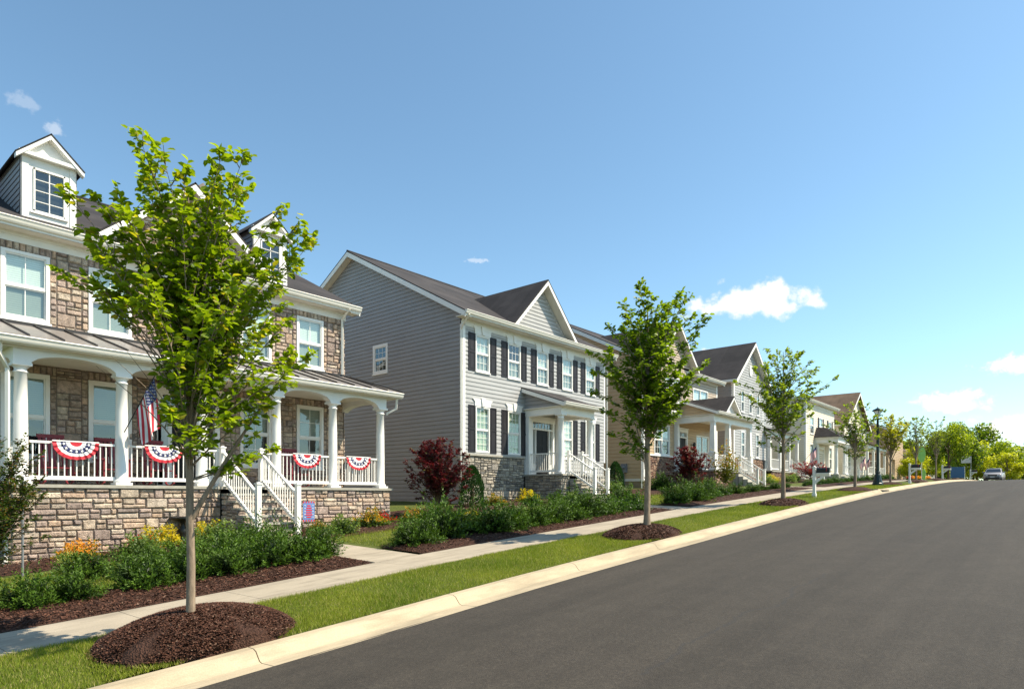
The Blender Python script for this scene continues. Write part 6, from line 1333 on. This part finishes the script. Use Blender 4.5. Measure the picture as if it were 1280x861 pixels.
# garden flag by the steps
gfx, gfy, gfz = -14.6, 9.15, gz(-14.6, 9.15); root = thing('garden_flag', 'small red and blue garden flag on a black wire stand by the porch steps', 'garden flag', (gfx, gfy, gfz))
m = M(); m.tube([(gfx, gfy-.24, gfz), (gfx, gfy-.24, gfz+.93), (gfx, gfy+.24, gfz+.93)], .007); m.build('stand', 'black_metal', root)
m = M(); X_ = gfx+.012
def rect(y0, y1, z0, z1, k, d=0): m.box(X_+d, X_+.004+d, gfy+y0*.78, gfy+y1*.78, gfz+.93-(.93-z0)*.82, gfz+.93-(.93-z1)*.82, k)
rect(-.21, .21, .3, .91, 2)
for i in range(9):
    for (yy, zz) in ((-.21+.0467*i, .3), (-.21+.0467*i, .86)): 
        if i % 2 == 0: rect(yy, yy+.0467, zz, zz+.05, 0, .003)
rect(-.17, .17, .36, .85, 2, .004)
for i in range(6):
    wv = [.06, .09, .11, .1, .12, .08][i]; rect(-wv, wv, .8-i*.07-.04, .8-i*.07, 0, .008)
for i in range(5):
    for sgn in (-1, 1): rect(sgn*.145-.012, sgn*.145+.012, .42+.09*i, .445+.09*i, 1, .008)
m.build('cloth', ['flag_red', 'flag_white', 'flag_sky'], root)
# birdbath
m = M(); bx, by = -16.15, 6.75; bz = gz(bx, by)+.03
m.lathe(bx, by, [(.16, bz), (.17, bz+.03), (.1, bz+.07), (.06, bz+.14), (.09, bz+.24), (.1, bz+.32), (.05, bz+.42), (.045, bz+.5), (.1, bz+.54), (.27, bz+.58), (.3, bz+.62), (.29, bz+.63), (.2, bz+.6), (.02, bz+.58)], 24); props(m.build('birdbath', 'black_metal', base=(bx, by, bz)), 'black pedestal birdbath between the yellow shrubs before the porch wall', 'birdbath')
# rocking chairs on the porch
def rocking_chair(x, y, z, label):
    root = thing('rocking_chair', label, 'chair', (x, y, z), 'maroon rocking chairs on the stone porch')
    for s in (-1, 1):
        m = M(); m.tube([(x+.42*math.cos(t), y+s*.27, z+.42-.4*math.sin(t)-.0) for t in np.linspace(.35, PI-.35, 9)], .02, 0, 6); m.build('rocker', 'maroon', root)
        m = M(); m.box(x-.3, x+.32, y+s*.3-.045, y+s*.3+.045, z+.62, z+.645); m.build('armrest', 'maroon', root)
        for dx in (-.22, .26): m = M(); m.box(x+dx-.02, x+dx+.02, y+s*.27-.02, y+s*.27+.02, z+.07, z+.62); m.build('leg', 'maroon', root)
    m = M()
    for i in range(6): m.box(x-.22+i*.09, x-.14+i*.09, y-.26, y+.26, z+.38, z+.4)
    m.build('seat', 'maroon', root); m = M()
    for i in range(6): yy = y-.24+i*.085; m.box8([(x-.24,yy,z+.4),(x-.22,yy,z+.4),(x-.22,yy+.06,z+.4),(x-.24,yy+.06,z+.4),(x-.42,yy,z+1.12),(x-.4,yy,z+1.12),(x-.4,yy+.06,z+1.12),(x-.42,yy+.06,z+1.12)])
    m.box(x-.44, x-.38, y-.27, y+.27, z+1.1, z+1.18); m.build('backrest', 'maroon', root)
rocking_chair(-17.6, 4.55, 2.25, 'maroon slatted rocking chair behind the leftmost bunting'); rocking_chair(-17.7, 5.75, 2.25, 'maroon slatted rocking chair between the first bunting and the flag column'); rocking_chair(-17.6, 6.75, 2.25, 'maroon slatted rocking chair beside the front door, behind the second bunting')
rocking_chair(-17.6, 10.6, 2.25, 'maroon slatted rocking chair right of the steps, behind the third bunting')
# wreath on the stone house sidelight side, porch mat
m = M(); m.box(-17.9, -17.3, 7.4, 8.3, 2.254, 2.27); props(m.build('door_mat', 'rubber', base=(-17.6, 7.85, 2.254)), 'dark mat before the stone house front door', 'door mat')
# ---------------------------------------------------------------- mailboxes
def mailbox(x, y, label, s=1.0):
    z = gz(x, y); root = thing('mailbox', label, 'mailbox', (x, y, z), 'mailboxes on white posts along the verge')
    m = M(); m.box(x-.055, x+.055, y-.055, y+.055, z-.05, z+1.22); m.box(x-.075, x+.075, y-.075, y+.075, z+1.22, z+1.25); m.prism([(x-.06, y-.06, z+1.25), (x+.06, y-.06, z+1.25), (x, y-.06, z+1.31)], (0, .12, 0)); m.box(x-.075, x+.075, y-.075, y+.075, z-.05, z+.14)
    m.box(x-.05, x+.62, y-.05, y+.05, z+.86, z+.94); m.prism([(x+.055, y-.03, z+.55), (x+.055, y-.03, z+.7), (x+.3, y-.03, z+.86), (x+.42, y-.03, z+.86)], (0, .06, 0)); m.build('post', 'white_paint', root)
    m = M(); pr = [(y-.1, z+1.0), (y+.1, z+1.0), (y+.1, z+1.12)]+[(y+.1*math.cos(t), z+1.12+.1*math.sin(t)) for t in np.linspace(.2, PI-.2, 8)]+[(y-.1, z+1.12)]
    m.prism([(x+.1, a, b) for a, b in pr][::-1], (.5, 0, 0)); b = m.build('box', 'black_metal', root); m = M(); m.box(x+.6, x+.615, y-.09, y+.09, z+1.01, z+1.17); m.lathe(x+.62, y, [(.012, z+1.15), (.012, z+1.19)], 6); m.build('door', 'black_metal', b)
    m = M(); m.box(x+.5, x+.51, y-.125, y-.105, z+1.05, z+1.25); m.build('signal_flag', 'flag_red', b)
    m = M(); m.box(x+.08, x+.62, y-.11, y+.11, z+.945, z+.995); m.build('newspaper_tray', 'white_paint', root)
mailbox(-8.4, 29.4, 'nearest mailbox, black box on a white post right of the third street tree'); mailbox(-8.4, 50.4, 'second mailbox, black on a white post, just right of the golden street tree')
mailbox(-8.8, 67.6, 'third mailbox, black on a white post, left of the blue yard sign'); mailbox(-9.3, 92.5, 'farthest mailbox, black on a white post, left of the parked car')
# ---------------------------------------------------------------- street lamp
lx, ly = -8.95, 43.8; lz = gz(lx, ly); root = thing('street_lamp', 'tall black street lamp with a fluted base and a lantern top', 'street lamp', (lx, ly, lz), None)
m = M(); m.lathe(lx, ly, [(.3, lz-.03), (.3, lz+.12), (.26, lz+.16), (.24, lz+.3), (.2, lz+.42), (.17, lz+.62), (.12, lz+.72), (.14, lz+.78), (.1, lz+.86)], 12, sm=False); m.build('base', 'lamp_post_paint', root)
m = M(); m.lathe(lx, ly, [(.085, lz+.86), (.08, lz+2.2), (.062, lz+3.9), (.1, lz+3.94), (.1, lz+4.0), (.05, lz+4.05)], 14); m.build('pole', 'lamp_post_paint', root)
m = M()
for k in range(4): a = k*PI/2+.4; m.tube([(lx+.05*math.cos(a), ly+.05*math.sin(a), lz+4.02), (lx+.13*math.cos(a), ly+.13*math.sin(a), lz+4.25), (lx+.24*math.cos(a), ly+.24*math.sin(a), lz+4.42)], .014, 0, 5)
m.lathe(lx, ly, [(.29, lz+4.42), (.31, lz+4.45), (.22, lz+4.52), (.08, lz+4.58), (.03, lz+4.64), (.005, lz+4.68)], 20); m.build('lantern_frame', 'lamp_post_paint', root); m = M(); m.lathe(lx, ly, [(.05, lz+4.06), (.11, lz+4.2), (.2, lz+4.41)], 16); m.build('lens', 'lamp_lens', root)
# ---------------------------------------------------------------- signs and banners at the far end
def panel_sign(x, y, w_, z0, z1, label, material, name='yard_sign', cat='sign', posts='white_paint'):
    z = gz(x, y); root = thing(name, label, cat, (x, y, z)); m = M()
    for s in (-1, 1): m.box(x+s*w_/2-.03, x+s*w_/2+.03, y+.03, y+.08, z-.05, z+z1+.05)
    m.build('post', posts, root); m = M(); m.box(x-w_/2, x+w_/2, y-.02, y+.02, z+z0, z+z1); m.build('panel', material, root)
panel_sign(-9.4, 82.5, 1.2, .2, 1.35, 'blue board on white posts, left of the farthest mailbox', 'sign_blue'); panel_sign(-8.9, 150.0, 1.8, 1.3, 3.6, 'distant blue sign beyond the parked car', 'sign_blue')
x, y = -9.4, 94.0; z = gz(x, y); root = thing('street_sign', 'pale square sign on a thin post, left of the parked car', 'sign', (x, y, z)); m = M(); m.tube([(x, y, z), (x, y, z+2.9)], .035); m.build('pole', 'grey_metal', root); m = M(); m.box(x-.95, x+.05, y-.02, y+.02, z+2.1, z+2.9); m.build('panel', 'sign_metal', root)
x, y = -9.8, 64.0; z = gz(x, y); root = thing('garden_banner', 'lime green oval garden banner between the second and third mailboxes', 'banner', (x, y, z)); m = M(); m.tube([(x, y+.02, z), (x, y+.02, z+2.9)], .02); m.build('pole', 'white_paint', root)
m = M(); m.prism([(x+.28*math.cos(t), y, z+2.15+.68*math.sin(t)) for t in np.linspace(0, 2*PI, 20, endpoint=False)], (0, .02, 0)); m.build('banner', 'lime', root)
x, y = -10.1, 67.0; z = gz(x, y); m = M(); m.prism([(x+.2*math.cos(t)*.7, y, z+.45+.5*math.sin(t)) for t in np.linspace(0, 2*PI, 16, endpoint=False)], (0, .05, 0)); props(m.build('garden_post', 'lime', base=(x, y, z)), 'short lime green marker standing below the oval banner', 'marker')
for i in range(9):
    a = -11.0+.5*math.sin(i*3.), 66+i*.9
    shrub((RDF, ORG)[i % 2], a[0], a[1], .8, ORD[i]+' red or orange flowering plant from the left in the far verge bed', 'red and orange flowers in the far bed', 'flowering_plant', 'plant')
# pale round wheeled object far right (parked vehicle edge)
# ---------------------------------------------------------------- parked car facing the viewer
def car(x, y, rot, label, paint='car_paint'):
    z = zc(y)-.1; root = thing('parked_car', label, 'car', (0, 0, 0)); root.location = (x, y, z); root.rotation_euler = (0, 0, rot); root['_b'] = (0, 0, 0)
    # profile stations along the length (front at -y): (y, half width low, half width high, z low, z belt, half width roof, z roof)
    st = [(-2.28,.62,.55,.34,.56,.5,.6), (-2.2,.78,.72,.26,.68,.68,.74), (-2.0,.86,.8,.22,.78,.74,.84), (-1.3,.9,.86,.22,.86,.78,.95), (-1.0,.9,.87,.22,.93,.78,1.0), (-.35,.9,.88,.22,.96,.64,1.42), (.1,.9,.88,.22,.97,.62,1.48), (.9,.9,.88,.22,.98,.61,1.46), (1.5,.9,.87,.22,.98,.66,1.15), (1.75,.89,.86,.24,.96,.74,1.02), (2.2,.84,.8,.3,.9,.7,.95), (2.32,.7,.66,.36,.7,.6,.74)]
    m = M(); vs = []
    for (q, a, b, c, d, e, f) in st: vs += [(-a, q, c), (-a-.02, q, (c+d)/2), (-b, q, d), (-e, q, f), (e, q, f), (b, q, d), (a+.02, q, (c+d)/2), (a, q, c)]
    n = 8; m.mesh(vs, [(j*n+i, (j+1)*n+i, (j+1)*n+(i+1) % n, j*n+(i+1) % n) for j in range(len(st)-1) for i in range(n)], 0, (1,1,1), True); m.face(vs[:8][::-1]); m.face(vs[-8:])
    body = m.build('body', paint, root, base=(0,0,0)); 
    m = M(); m.face([(-.7,-1.03,1.0), (.7,-1.03,1.0), (.58,-.42,1.4), (-.58,-.42,1.4)]); m.build('windshield', 'car_glass', root, base=(0,0,0)).location = (0, -.03, .012)
    for s in (-1, 1):
        m = M(); P = [(s*.885,-.85,1.0), (s*.885,1.35,1.01), (s*.69,1.1,1.36), (s*.67,-.3,1.38)]; m.face(P if s > 0 else P[::-1]); w_ = m.build('side_window', 'car_glass', root, base=(0,0,0)); w_.location = (s*.012, 0, 0)
        m = M(); m.mesh([(s*.45,-2.29,.6), (s*.72,-2.22,.6), (s*.76,-2.1,.74), (s*.5,-2.24,.73), (s*.45,-2.2,.6), (s*.72,-2.1,.6), (s*.76,-2.0,.74), (s*.5,-2.14,.73)], [(0,1,2,3), (7,6,5,4), (0,4,5,1), (1,5,6,2), (2,6,7,3), (3,7,4,0)]); m.build('headlight', 'lamp_lens', root, base=(0,0,0))
        m = M(); m.box(min(s*.9, s*1.06), max(s*.9, s*1.06), -.85, -.73, .98, 1.1); m.build('mirror', paint, root, base=(0,0,0))
        for q in (-1.4, 1.38):
            m = M(); m.tube([(s*.66, q, .32), (s*.88, q, .32)], .32, 0, 20); wl = m.build('wheel', 'rubber', root, base=(0,0,0)); m = M(); m.tube([(s*.87, q, .32), (s*.9, q, .32)], .19, 0, 14); m.build('rim', 'sign_metal', wl, base=(0,0,0))
    m = M(); m.box(-.42, .42, -2.32, -2.25, .56, .7); m.build('grille', 'black_metal', root, base=(0,0,0)); m = M(); m.box(-.62, .62, -2.31, -2.2, .28, .42); m.build('air_intake', 'black_metal', root, base=(0,0,0)); m = M(); m.box(-.2, .2, -2.34, -2.31, .4, .52); m.build('number_plate', 'sign_metal', root, base=(0,0,0))
car(-7.1, 93, 0, 'silver grey car parked at the far end of the street, facing the viewer'); car(-3.6, 112, .35, 'pale car partly over the road crest at the right edge', 'sign_metal')
for o in bpy.data.objects:
    if '_b' in o: del o['_b']
